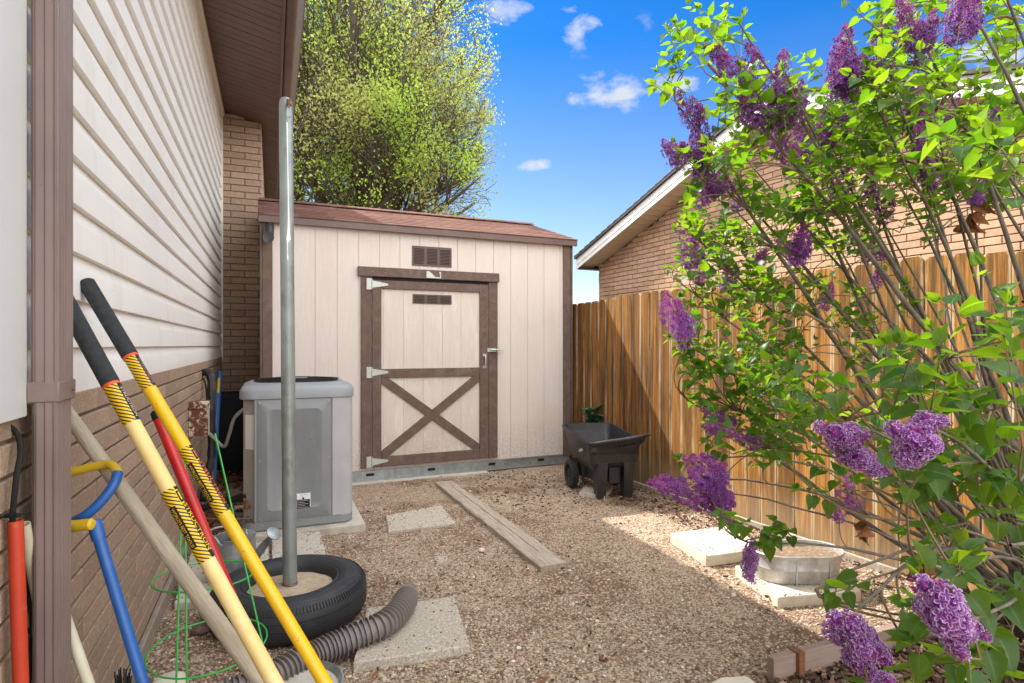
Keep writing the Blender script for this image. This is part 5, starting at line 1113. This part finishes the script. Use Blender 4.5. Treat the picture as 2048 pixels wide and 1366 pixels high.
def shoot(q, d, L, n, ls, lsv=.25):
    d = d.normalized(); c = connect(q); r0 = min(.0055, .0025+.006*(c[0]-c[-1]).length)
    tw.tube([p-LB for p in c], [r0+(.0022-r0)*k/6 for k in range(7)], 5, cap=False)
    side = d.orthogonal().normalized(); cur = [q+d*(L*k/5)+Vector((0, 0, .10*L*(k/5)**2)) for k in range(6)]
    tw.tube([p-LB for p in cur], [.0022-.0003*k for k in range(6)], 5, cap=False)
    for i in range(n):
        f = (i+.5)/n; p = q+d*(L*f)+Vector((0, 0, .10*L*f*f)); ax = Matrix.Rotation(rl.uniform(-.4, .4)+(math.pi/2)*i, 3, d) @ side
        for sg in (1, -1):
            if rl.random() < .06: continue
            dd = (ax*sg+d*rl.uniform(.3, .9)+Vector((rl.uniform(-.2, .2), rl.uniform(-.2, .2), rl.uniform(-.35, .25)))).normalized()
            sz_ = ls*(1-.35*f)*rl.uniform(1-lsv, 1+lsv); pe = dd*(sz_*.32); up = Vector((rl.uniform(-.55, .55), rl.uniform(-.55, .55), 1))
            tw.tube([p-LB, p+pe-LB], .0011, 4, cap=False)
            leaf(LV, LFc, LC, p+pe-LB, (dd+Vector((0, 0, -.25))).normalized(), up, sz_, sz_*rl.uniform(.72, .9), min(1, max(0, rl.gauss(.45, .28))), rl.uniform(.05, .55), rl.uniform(.0, .4))
    for k in range(2):
        dd = (d+Vector((rl.uniform(-.5, .5), rl.uniform(-.5, .5), rl.uniform(-.2, .4)))).normalized()
        leaf(LV, LFc, LC, cur[-1]-LB, dd, Vector((rl.uniform(-1, 1), rl.uniform(-1, 1), .5)), ls*.6, ls*.4, rl.uniform(.6, 1), .5, .2)
regions = [((1365, 1490), (70, 420), (2.2, 2.75), 25, .058), ((1480, 1800), (150, 440), (2.2, 3.0), 90, .058), ((1580, 2060), (230, 450), (2.4, 3.1), 75, .058), ((1760, 2070), (-20, 420), (1.9, 2.8), 100, .060),
           ((1370, 1560), (420, 760), (2.6, 3.15), 74, .055), ((1540, 1760), (420, 600), (2.5, 3.1), 34, .054), ((1720, 2060), (430, 640), (2.2, 2.9), 6, .05), ((1480, 1760), (600, 780), (2.4, 3.0), 36, .053),
           ((1390, 1660), (750, 940), (2.2, 2.9), 52, .056), ((1560, 1850), (760, 930), (1.8, 2.4), 18, .058), ((1660, 2060), (770, 900), (1.15, 1.6), 12, .062), ((1800, 2060), (900, 980), (1.3, 1.7), 5, .06), ((1560, 1760), (930, 1010), (1.9, 2.3), 4, .055),
           ((1800, 2060), (940, 1130), (1.2, 1.7), 14, .062), ((1820, 2060), (1150, 1366), (1.0, 1.25), 12, .064), ((1490, 1640), (1045, 1090), (2.0, 2.3), 4, .056), ((1700, 1790), (1150, 1200), (1.2, 1.4), 1, .055),
           ((1985, 2060), (250, 420), (1.3, 1.5), 4, .066), ((1360, 1400), (100, 230), (2.45, 2.6), 4, .058), ((1980, 2060), (560, 720), (1.4, 1.6), 4, .066), ((1440, 1480), (60, 110), (2.35, 2.45), 2, .058)]
for (ur, vr, yr, n, ls) in regions:
    for i in range(n):
        u, v, Y = rl.uniform(*ur), rl.uniform(*vr), rl.uniform(*yr); q = P(u, v, Y)
        if u < 1400 and 230 < v < 420 and rl.random() < .5: continue
        if FF.loc(q).y < .15 and q.z < 2.0: q += FF.y*(.18-FF.loc(q).y)
        if q.z < .12: q.z = .12
        out_d = Vector((rl.uniform(-.9, .1), rl.uniform(-.6, .5), rl.uniform(.1, 1.0)))
        if v > 1000: out_d = Vector((rl.uniform(-.9, .3), rl.uniform(-.7, .2), rl.uniform(-.2, .6)))
        shoot(q, out_d, rl.uniform(.10, .20), rl.choice((3, 4, 4, 5)), ls)
# florets
def panicle(seed, n, fl, length, width, near):
    rp_ = random.Random(seed); vs, fs, cs = [], [], []
    lobes = [(0, 0, 0, 1.0)]+([(rp_.uniform(-.3, .3)*width*2, rp_.uniform(-.3, .3)*width*2, rp_.uniform(.05, .3)*length, .65) for _ in range(2)])
    if near: lobes = [(rp_.uniform(-.1, .1)*width, rp_.uniform(-.1, .1)*width, .0, .70), (rp_.choice((-1, 1))*width*rp_.uniform(.5, .8), rp_.uniform(-.5, .5)*width, .06*length, .52), (rp_.uniform(-.3, .3)*width, rp_.uniform(-.4, .4)*width, .42*length, .56), (rp_.uniform(-.5, .5)*width, rp_.uniform(-.3, .3)*width, .78*length, .36), (rp_.uniform(-.9, .9)*width, rp_.uniform(-.9, .9)*width, .34*length, .34)]
    counts = [int(n*q) for q in (.42, .26, .28, .13, .12)]; fib = []
    if near:
        for li, cnt in enumerate(counts):
            for j in range(cnt): fib.append((li, 1-2*(j+.5)/cnt, j*2.39996+rp_.uniform(-.12, .12)))
        n = len(fib)
    for i in range(n):
        lx_, ly_, lz_, ls_ = lobes[0] if rp_.random() < .6 else rp_.choice(lobes[1:])
        t = rp_.random()**1.15; a = rp_.uniform(0, 2*math.pi); r = width*(math.sin(min(1, t*3+.25)*math.pi/2)*(1-t)**.75+.10)*ls_*rp_.uniform(.75, 1.05)
        if near:
            li, cz_, a = fib[i]; lx_, ly_, lz_, ls_ = lobes[li]; sn = math.sqrt(1-cz_*cz_); jr = rp_.uniform(.84, 1.16); r = width*sn*ls_*jr; t = .5+.5*cz_*jr
        c = Vector((lx_+r*math.cos(a), ly_+r*math.sin(a), lz_+t*length*ls_)); n_ = Vector((math.cos(a), math.sin(a), .35)).normalized() if not near else Vector((math.cos(a)*sn, math.sin(a)*sn, cz_))
        jj = .18 if near else .35; n_ = (n_+Vector((rp_.uniform(-jj, jj), rp_.uniform(-jj, jj), rp_.uniform(-jj, jj)))).normalized()
        bud = (rp_.random() < (t-.55)*1.3) if not near else (rp_.random() < (.10, .10, .14, .5, .25)[li])
        u = n_.orthogonal().normalized(); v = n_.cross(u); rot = rp_.uniform(0, math.pi/2); tint = rp_.random(); mag = min(1, max(0, t*.8+rp_.uniform(-.3, .2))) if not near else rp_.random()*.35
        if bud:
            k0 = len(vs); r0 = fl*.17
            for (q, s_) in ((-1.6, 0), (0, 1), (1.6, 0)):
                if s_ == 0: vs.append(c+n_*q*r0); cs.append((tint, 0, 1))
                else:
                    for k in range(4): aa = k*math.pi/2; vs.append(c+(u*math.cos(aa)+v*math.sin(aa))*r0); cs.append((tint, 0, 1))
            for k in range(4): fs += [(k0, k0+1+(k+1) % 4, k0+1+k), (k0+5, k0+1+k, k0+1+(k+1) % 4)]
            continue
        for k in range(4):
            aa = rot+k*math.pi/2; e = u*math.cos(aa)+v*math.sin(aa); s_ = n_.cross(e); cup = rp_.uniform(-.05, .45); k0 = len(vs)
            def q(x_, y_, h): return c+e*(x_*fl)+s_*(y_*fl)+n_*(h*fl)
            if near:
                pt = [(.02, 0, 0, 0), (.27, 0, .03*cup-.02, 0), (.14, .12, .07+cup*.12, 1), (.33, .165, .08+cup*.25, 1), (.47, .09, .06+cup*.35, 1), (.52, 0, .04+cup*.4, 1), (.47, -.09, .06+cup*.35, 1), (.33, -.165, .08+cup*.25, 1), (.14, -.12, .07+cup*.12, 1)]
                for (x_, y_, h, w_) in pt: vs.append(q(x_, y_, h)); cs.append((tint, w_, mag))
                fs += [(k0, k0+2, k0+1), (k0, k0+1, k0+8)]+[(k0+1, k0+2+j, k0+3+j) for j in range(6)]
            else:
                for (x_, y_, h, w_) in ((.02, 0, 0, 0), (.30, .17, .05+cup*.2, .35), (.5, 0, cup*.4, .72), (.30, -.17, .05+cup*.2, .35)): vs.append(q(x_, y_, h)); cs.append((tint, w_, mag))
                fs.append((k0, k0+1, k0+2, k0+3))
    b = MB(); b.tube([(0, 0, -.1*length), (0, 0, length*.85)], [.0022, .001], 5)
    if near:                                     # pedicels and tubes filling the middle of the head
        for (lx_, ly_, lz_, ls_) in lobes:
            k0 = len(vs)
            for j in range(5):
                th = math.pi*(j+.5)/5
                for k in range(8): a = 2*math.pi*k/8; vs.append(Vector((lx_+.60*width*ls_*math.sin(th)*math.cos(a), ly_+.60*width*ls_*math.sin(th)*math.sin(a), lz_+length*ls_*(.5-.36*math.cos(th))))); cs.append((rp_.random(), 0, rp_.random()*.8))
            for j in range(4):
                for k in range(8): fs.append((k0+j*8+k, k0+j*8+(k+1) % 8, k0+j*8+8+(k+1) % 8, k0+j*8+8+k))
            fs += [tuple(k0+k for k in range(8)), tuple(k0+32+k for k in range(8))]
    return vs, fs, cs
protos = {'far': [], 'near': [], 'mid': []}
def mk(vs, fs, cs, m_petal=None):
    m_petal = m_petal or globals()['m_petal']
    me = bpy.data.meshes.new('flower_cluster'); me.from_pydata([tuple(v) for v in vs], [], fs); at_ = me.color_attributes.new('col', 'FLOAT_COLOR', 'POINT'); fl_ = []
    for c in cs: fl_.extend((*c, 1))
    at_.data.foreach_set('color', fl_); me.materials.append(m_petal); return me
for s_ in range(4): protos['far'].append(mk(*panicle(s_+1, 250, .0165, .150, .043, False), m_petal_shade))
for s_ in range(3): protos['mid'].append(mk(*panicle(s_+21, 260, .0165, .145, .043, False)))
for s_ in range(3): protos['near'].append(mk(*panicle(s_+40, 125, .0235, .100, .046, True)))
fl_list = [(1440, 118, 2.3, -1.0, .9), (1505, 130, 2.35, -.3, 1.0), (1560, 150, 2.35, .1, 1.1), (1500, 205, 2.35, -.5, 1.1), (1545, 210, 2.4, .2, 1.1), (1585, 205, 2.3, .3, 1.0), (1690, 110, 2.25, -.05, 1.25), (1672, 150, 2.3, -.3, 1.0), (1758, 105, 2.25, .05, 1.3), (1720, 155, 2.3, 0, 1.0),
           (1815, 40, 1.9, -.6, 1.0), (1850, 70, 1.9, .3, .9), (1925, 15, 1.8, .2, 1.1), (1372, 215, 2.5, -.45, .9), (1400, 255, 2.5, -.1, 1.1), (1368, 312, 2.5, -.9, 1.0), (1415, 320, 2.5, .1, 1.1), (1400, 375, 2.6, -.3, .9), (1440, 355, 2.6, .4, .9),
           (1600, 270, 2.7, -.3, 1.0), (1650, 250, 2.7, .1, 1.2), (1590, 310, 2.8, -.4, .8), (1640, 290, 2.7, .3, 1.0), (1700, 225, 2.6, .2, .9), (1845, 270, 2.3, -.2, .9), (1985, 245, 2.1, .1, .8), (1858, 335, 2.4, 0, .9), (1905, 215, 2.3, .3, .6), (1372, 495, 2.8, -.4, 1.1), (1400, 535, 2.8, .1, .8),
           (1600, 485, 2.6, .1, 1.1), (1575, 495, 2.6, -1.0, .9), (1455, 550, 2.9, .1, .8), (1525, 515, 2.9, .3, .6), (1735, 490, 2.8, -.5, 1.0), (1740, 375, 2.7, 0, .9), (1690, 360, 2.8, .1, .8), (1350, 625, 2.6, -.5, 1.2), (1365, 655, 2.6, -.2, 1.0),
           (1432, 832, 2.5, -1.1, .9), (1485, 875, 2.4, -1.2, .8), (1340, 975, 2.35, -1.3, 1.1), (1410, 935, 2.35, -.9, 1.1), (1430, 960, 2.35, .3, 1.0), (1410, 1010, 2.3, -1.4, 1.0), (1440, 1005, 2.3, 2.6, 1.1),
           (1655, 590, 2.9, .2, .8), (1755, 555, 2.8, .1, .6), (1690, 1000, 2.4, -.8, .7), (1700, 965, 2.4, .2, .5), (1960, 375, 2.3, .2, .7), (1560, 270, 2.6, .1, .9), (1480, 395, 2.8, .3, .7), (1775, 415, 2.7, .2, .8), (1820, 190, 2.4, -.1, .8)]
ci = {'far': 0, 'near': 0, 'mid': 0}
def flower(kind, u, v, Y, ang, s_):
    c = P(u, v, Y); me = protos[kind][ci[kind] % len(protos[kind])]; ci[kind] += 1
    ax = Vector((math.sin(ang), rl.uniform(-.35, .1), math.cos(ang))).normalized(); ln = (.095 if kind == 'near' else .155)*s_
    o = bpy.data.objects.new('flower_cluster', me); COL.objects.link(o); o.parent = lil
    qb = c-ax*ln*.5; o.location = qb-LB; qt = ax.to_track_quat('Z', 'Y'); o.rotation_mode = 'QUATERNION'; o.rotation_quaternion = qt @ Matrix.Rotation(rl.uniform(0, 6.28), 3, 'Z').to_quaternion(); o.scale = (s_,)*3
    pts = connect(qb, .3); tw.tube([p-LB for p in pts]+[c+ax*ln*.3-LB], [.0022]*7+[.0012], 5, cap=False)
def knd(f): return 'mid' if (f[1] > 480 or (1580 < f[0] < 1660 and 240 < f[1] < 320)) else 'far'  # brightly lit blooms take the lighter petal copy, the rest the shaded one
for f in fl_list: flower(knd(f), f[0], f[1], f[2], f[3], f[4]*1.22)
for f in fl_list[::3]: flower(knd(f), f[0]+rl.uniform(-30, 30), f[1]+rl.uniform(-15, 35), f[2]-.05, f[3]+rl.uniform(-.6, .6), f[4]*.95)
for f in [(1672, 872, 1.25, -.9, .95), (1705, 900, 1.25, .2, .95), (1738, 930, 1.3, 2.0, .75), (1818, 893, 1.08, -.4, 1.0), (1845, 862, 1.10, .7, .9), (1500, 1138, 2.15, 2.9, .95), (1502, 1105, 2.15, .4, .85),
          (1700, 1262, 1.08, -.5, 1.0), (1735, 1285, 1.08, 2.5, .9), (1725, 1312, 1.05, 2.9, .75), (1885, 1218, .90, -.4, 1.05), (1902, 1266, .92, 2.8, .75), (1938, 1262, .94, 1.6, .55), (1760, 1372, 1.0, .3, .6)]: flower('near', f[0]+rl.uniform(-4, 4), f[1], f[2], f[3], f[4]*.80)
tw.build('twigs', m_twig, lil, ang=60)
raw(LV, LFc, LC, 'foliage', m_leaf, lil, ang=70)
dl_v, dl_f, dl_c = [], [], []
for (u, v, Y) in ((1940, 440, 2.5), (1950, 450, 2.5), (1930, 455, 2.5), (1958, 430, 2.5), (1945, 410, 2.5), (1560, 572, 2.8), (1735, 1065, 2.4), (1860, 1140, 2.3), (1835, 1150, 2.3), (1850, 1130, 2.3), (1700, 830, 2.5), (1730, 1060, 2.4)):
    for k in range(2): leaf(dl_v, dl_f, dl_c, P(u+rl.uniform(-8, 8), v+rl.uniform(-8, 8), Y)-LB, Vector((rl.uniform(-1, 1), rl.uniform(-1, 1), rl.uniform(-1, .3))), Vector((rl.uniform(-1, 1), rl.uniform(-1, 1), .4)), .06, .055, .5, .9, .5)
raw(dl_v, dl_f, dl_c, 'dead_leaves', m_dead, lil)

# --- trees behind the shed
def tree(name, label, base, height, spread, seed, nlimb, leaf_n, leaf_s, lowc, tintbias, clump_r=.38, trunk_r=.2, first=.12, levels=4, lean=.62):
    rt = random.Random(seed); root = thing(name, label, 'tree', base)
    b = MB(); ends = []
    C = Vector((0, 0, height*.56)); Rx, Rz = spread, height*.50
    def inside(p): q = p-C; return (q.x/Rx)**2+(q.y/Rx)**2+(q.z/Rz)**2
    def grow(p, d, L, r, lev):
        n = 6; pts = [p]; rr_ = [r]; q = p; dd = d
        for i in range(n):
            dd = (dd+Vector((rt.gauss(0, .12), rt.gauss(0, .12), rt.gauss(.05, .08)))).normalized(); q = q+dd*(L/n); pts.append(q); rr_.append(max(.006, r*(1-.5*(i+1)/n)))
            if q.z > height*.3 and inside(q) > 1.08: rr_[-1] = .004; break
        n = len(pts)-1
        if n < 6: rr_ = [max(.004, r*(1-.96*i/n)) for i in range(n+1)]
        b.tube(pts, rr_, 7 if lev < 2 else (5 if lev < 3 else 3), cap=False)
        if lev >= 3: ends.extend(pts[2::2])
        elif lev == 2: ends.append(pts[-1])
        if lev >= levels: return
        kids = (6, 6, 5, 4)[lev] if lev < 4 else 3
        for k in range(kids):
            f = rt.uniform(.25, 1.0) if lev else rt.uniform(first, .95); i = min(n-1, int(f*n)); a = pts[i].lerp(pts[i+1], f*n-i)
            az = rt.uniform(0, 2*math.pi); ort = dd.orthogonal().normalized(); sd_ = Matrix.Rotation(az, 3, dd) @ ort
            nd = (dd*rt.uniform(.5, .9)+sd_*rt.uniform(.55, 1.0)+Vector((0, 0, .12))).normalized(); nl = L*rt.uniform(.5, .72)
            if inside(a+nd*nl) > 1.05: nl *= .55
            if inside(a+nd*nl) > 1.25: continue
            grow(a, nd, nl, rr_[i]*rt.uniform(.45, .62), lev+1)
    for k in range(nlimb):
        a = 2*math.pi*k/nlimb+rt.uniform(-.4, .4); s_ = rt.uniform(.1, lean)
        grow(Vector((math.cos(a)*.12, math.sin(a)*.12, height*.05)), Vector((math.cos(a)*s_, math.sin(a)*s_, 1)).normalized(), height*rt.uniform(.5, .72), trunk_r*rt.uniform(.5, .9), 0)
    b.tube([(0, 0, 0), (0, 0, height*.06), (0, 0, height*.12)], [trunk_r*1.6, trunk_r*1.3, trunk_r], 12)
    b.build('trunk', m_treebark, root, ang=60)
    ends = [e for e in ends if e.z > lowc and inside(e) < 1.2]
    vs, fs, cs = [], [], []; per = max(1, int(leaf_n/max(1, len(ends))))
    for e in ends:
        t0 = min(1, max(0, tintbias+1.5*noise.noise(e*.7)+rt.uniform(-.15, .15)))
        dn_ = 1.0+1.6*noise.noise(e*1.3+Vector((7, 3, 1)))+rt.uniform(-.6, .6)
        for k in range(int(per*max(0, dn_)*(1.6 if dn_ > 1 else .8))):
            p = e+Vector((rt.gauss(0, 1), rt.gauss(0, 1), rt.gauss(0, 1)))*clump_r*.5; s_ = leaf_s*rt.uniform(.6, 1.25)
            d = Vector((rt.gauss(0, 1), rt.gauss(0, 1), rt.gauss(-.2, 1))).normalized(); u = d.orthogonal().normalized(); u = Matrix.Rotation(rt.uniform(0, 6.28), 3, d) @ u
            k0 = len(vs); vs += [p-d*s_*.5, p+u*s_*.32, p+d*s_*.5, p-u*s_*.32]; t = min(1, max(0, t0+rt.uniform(-.2, .2))); cs += [(t, .5, 0)]*4; fs.append((k0, k0+1, k0+2, k0+3))
    raw(vs, fs, cs, 'crown', m_tleaf, root)
    print(name, 'ends', len(ends), 'leaves', len(fs))
tree('leafy_tree', 'bright green spring tree with many stems rising right behind the shed roof', (-3.9, 13.2, 0), 11.0, 3.5, 7, 12, 92000, .066, 2.2, .55, clump_r=.25, trunk_r=.16, lean=.75)
tree('tall_tree', 'taller olive tree with dark upright trunks behind the bright green one', (-5.0, 17.5, 0), 18.0, 4.4, 11, 4, 18000, .085, 7.0, .25, clump_r=.30, trunk_r=.22, first=.25, lean=.3)

# --- leafy plant behind the cart
kp = thing('leafy_plant', 'small blue green leafy plant growing between cart and shed corner', 'plant', (.86, 6.25, 0)); vs, fs, cs = [], [], []
b = MB(); b.tube([(0, 0, 0), (0, 0, .55)], .012, 6); b.build('stem', m_green_stem, kp)
for i in range(70):
    a = rl.uniform(0, 6.28); e = rl.uniform(-.2, 1.1); d = Vector((math.cos(a), math.sin(a), e)).normalized(); z_ = rl.uniform(.35, .66)
    leaf(vs, fs, cs, Vector((math.cos(a)*.03, math.sin(a)*.03, z_)), d, Vector((0, 0, 1)), rl.uniform(.08, .13), rl.uniform(.07, .11), rl.random(), rl.uniform(-.3, .8), rl.uniform(.1, .6))
raw(vs, fs, cs, 'foliage', m_kale, kp)

# ------------------------------------------------------------------ loose material on the ground
def pebbles(name, n, xr, yr, s0, s1, seed, m, flat=.7):
    rp_ = random.Random(seed); b = MB(); vs, fs, cs = [], [], []
    for i in range(n):
        y = yr[0]+(yr[1]-yr[0])*rp_.random()**1.3; x = rp_.uniform(max(xr[0], -.9*y-.1), min(xr[1], .9*y+.1))
        if HF.loc((x, y, 0)).y > -.06 or FF.loc((x, y, 0)).y < .02 or SF.loc((x, y, 0)).y > -.03: continue
        if y < 2.31+(x-1.02)*.4 and x > .95: continue
        s_ = rp_.uniform(s0, s1); a = rp_.uniform(0, 6.28); ca2, sa2 = math.cos(a), math.sin(a); ex = rp_.uniform(.7, 1.5); k0 = len(vs); t = rp_.random()
        z0 = noise.noise(Vector((x*1.1, y*1.1, 0)))*.010+noise.noise(Vector((x*4, y*4, 3)))*.005-.006
        for k in range(5): aa = a+k*2*math.pi/5; vs.append((x+s_*ex*math.cos(aa)*ca2-s_*math.sin(aa)*sa2, y+s_*ex*math.cos(aa)*sa2+s_*math.sin(aa)*ca2, z0+s_*flat*.25))
        for k in range(5): aa = a+(k+.5)*2*math.pi/5; vs.append((x+.6*(s_*ex*math.cos(aa)*ca2-s_*math.sin(aa)*sa2), y+.6*(s_*ex*math.cos(aa)*sa2+s_*math.sin(aa)*ca2), z0+s_*flat*1.0))
        for k in range(5): fs += [(k0+k, k0+(k+1) % 5, k0+5+k), (k0+(k+1) % 5, k0+5+(k+1) % 5, k0+5+k)]
        fs.append(tuple(k0+5+k for k in range(5))); cs += [(t, 0, 0)]*10
    o = raw(vs, fs, cs, name, m, None, 0); tag(o, kind='stuff'); return o
tag(pebbles('gravel', 42000, (-2.6, 3.2), (1.85, 4.8), .0035, .008, 1, m_peb), 'tan pea gravel covering the yard', 'gravel')
tag(pebbles('coarse_gravel', 1500, (-2.6, 3.2), (1.85, 6.2), .007, .014, 2, m_peb), 'larger loose pebbles scattered over the gravel', 'gravel')
def spill(seed):
    rp_ = random.Random(seed); vs, fs, cs = [], [], []
    for ps, z in SLABS[:8]:
        for i in range(190):
            e = rp_.randrange(4); a, b_ = ps[e], ps[(e+1) % 4]; c = sum(ps, Vector())/4; t = rp_.random(); p = a.lerp(b_, t); f = min(.95, rp_.expovariate(9)+.02); p = p.lerp(c, f); s_ = rp_.uniform(.0025, .006); k0 = len(vs); tn = rp_.random(); a0 = rp_.uniform(0, 6)
            if rp_.random() < .35: p = p+(c-p)*rp_.random()*.6
            for k in range(5): vs.append((p.x+s_*math.cos(a0+k*1.2566)*1.2, p.y+s_*math.sin(a0+k*1.2566), z+.0005))
            for k in range(5): vs.append((p.x+.6*s_*math.cos(a0+k*1.2566)*1.2, p.y+.6*s_*math.sin(a0+k*1.2566), z+s_*.8))
            for k in range(5): fs += [(k0+k, k0+(k+1) % 5, k0+5+(k+1) % 5, k0+5+k)]
            fs.append(tuple(k0+5+k for k in range(5))); cs += [(tn, 0, 0)]*10
    return tag(raw(vs, fs, cs, 'slab_grit', m_peb, None, 0), kind='stuff')
tag(spill(4), 'loose grit and pebbles spilled over the slab edges', 'gravel')
def chips(name, n, region, s0, s1, seed, m, zj=.02, dark=1.0):
    rp_ = random.Random(seed); vs, fs, cs = [], [], []
    i = 0
    while i < n:
        x, y = region(rp_)
        if HF.loc((x, y, 0)).y > -.08 or FF.loc((x, y, 0)).y < .03 or SF.loc((x, y, 0)).y > -.04: i += 1; continue
        L_ = rp_.uniform(s0, s1); w_ = L_*rp_.uniform(.12, .4); h = rp_.uniform(.0015, .005); T = Matrix.Translation((x, y, rp_.uniform(.0, zj))) @ Matrix.Rotation(rp_.uniform(0, 6.28), 4, 'Z') @ Matrix.Rotation(rp_.gauss(0, .22), 4, 'Y') @ Matrix.Rotation(rp_.gauss(0, .3), 4, 'X')
        k0 = len(vs); t = rp_.random()**1.4*dark
        for (a, b_, c) in ((-.5, -.4, -1), (.5, -.5, -1), (.45, .5, -1), (-.5, .35, -1), (-.48, -.4, 1), (.5, -.4, 1), (.42, .5, 1), (-.4, .4, 1)): vs.append(T @ Vector((a*L_, b_*w_, c*h)))
        fs += [tuple(k0+q for q in f) for f in ((3, 2, 1, 0), (4, 5, 6, 7), (0, 1, 5, 4), (1, 2, 6, 5), (2, 3, 7, 6), (3, 0, 4, 7))]; cs += [(t, 0, 0)]*8; i += 1
    return tag(raw(vs, fs, cs, name, m, None, 0), kind='stuff')
def reg_mulch(r):
    while True:
        x = r.uniform(.9, 3.0); y = r.uniform(1.35, 3.0)
        if y < 2.29+(x-1.02)*.4 and abs(x) < .95*y: return x, y
ml = MB(); e_ = [(1.0, 1.0), (3.4, 1.0), (3.0, 2.27+(3.0-1.02)*.4), (1.03, 2.285)]; ml.prism(e_, -.02, .012, 'z'); tag(ml.build('mulch_bed', m_soil, ang=0), kind='structure')
tag(chips('bark_mulch', 6500, reg_mulch, .015, .06, 4, m_chip, .045), 'brown shredded bark mulch behind the timber edging', 'mulch')
tag(chips('wood_litter', 1100, lambda r: (lambda p: p if noise.noise(Vector((p[0]*1.6, p[1]*1.6, 5)))+.25*r.random() > .18 else (p[0]*.6+.5, 4.9+r.random()*1.4))((r.uniform(-1.4, 2.2), r.uniform(2.2, 6.3))), .006, .028, 5, m_chip, .004, 1.0), 'dark bits of bark litter on the gravel', 'litter')
tag(chips('fence_litter', 1200, lambda r: (lambda Y, o: (FF.w(Y, o, 0).x, FF.w(Y, o, 0).y))(r.uniform(2.6, 6.8), r.uniform(.04, .5)**1.0), .01, .04, 6, m_chip, .012, 1.0), 'bark and twig litter along the foot of the fence', 'litter')
# dry leaf litter in the corner behind the unit
vs, fs, cs = [], [], []
for i in range(420):
    p = HF.w(rl.uniform(4.4, 7.0), rl.uniform(-.42, -.05), rl.uniform(.005, .06)); leaf(vs, fs, cs, p, Vector((rl.uniform(-1, 1), rl.uniform(-1, 1), rl.uniform(-.4, .4))), Vector((rl.uniform(-1, 1), rl.uniform(-1, 1), 1)), rl.uniform(.03, .06), rl.uniform(.02, .05), .3, .6, .4)
tag(raw(vs, fs, cs, 'dead_leaf_litter', m_dead, None), 'dry brown leaves gathered between house wall and air conditioner', 'leaf litter', kind='stuff')
vs, fs, cs = [], [], []
for i in range(60):
    p = Vector((rl.uniform(-1.0, 1.9), rl.uniform(2.3, 6.2), rl.uniform(.004, .012)))
    if FF.loc(p).y < .05 or SF.loc(p).y > -.1: continue
    leaf(vs, fs, cs, p, Vector((rl.uniform(-1, 1), rl.uniform(-1, 1), rl.uniform(-.1, .3))), Vector((rl.uniform(-.6, .6), rl.uniform(-.6, .6), 1)), rl.uniform(.015, .04), rl.uniform(.01, .03), .3, .8, .5)
tag(raw(vs, fs, cs, 'fallen_leaves', m_dead, None), 'small curled rusty leaves scattered over the gravel', 'leaf litter', kind='stuff')
vs, fs, cs = [], [], []
for (wx, wy) in [(rl.uniform(-.9, 1.8), rl.uniform(2.4, 5.8)) for _ in range(16)]:
    for k in range(7):
        a = rl.uniform(0, 6.28); leaf(vs, fs, cs, Vector((wx, wy, .003)), Vector((math.cos(a), math.sin(a), rl.uniform(.2, .9))), Vector((0, 0, 1)), rl.uniform(.010, .022), .008, rl.random(), .3, .2)
tag(raw(vs, fs, cs, 'tiny_weeds', m_leaf, None), 'tiny green weed seedlings dotted through the gravel', 'weeds', kind='stuff')
# grass tuft by the edging
vs, fs, cs = [], [], []
for i in range(90):
    p = Vector((1.06+rl.gauss(.05, .045), 2.24+rl.gauss(0, .03), 0)); h = rl.uniform(.02, .07); d = Vector((rl.gauss(0, .4), rl.gauss(0, .4), 1)).normalized(); s_ = Vector((rl.uniform(-1, 1), rl.uniform(-1, 1), 0)).normalized()*.0018; k0 = len(vs)
    vs += [p-s_, p+s_, p+d*h*.6+s_*.7, p+d*h*.6-s_*.7, p+d*h+Vector((d.x, d.y, -.2))*h*.3]; fs += [(k0, k0+1, k0+2, k0+3), (k0+3, k0+2, k0+4)]; cs += [(.5, .5, 0)]*5
tag(raw(vs, fs, cs, 'grass_tuft', m_grass, None), 'small green grass tuft at the near end of the timber edging', 'grass')
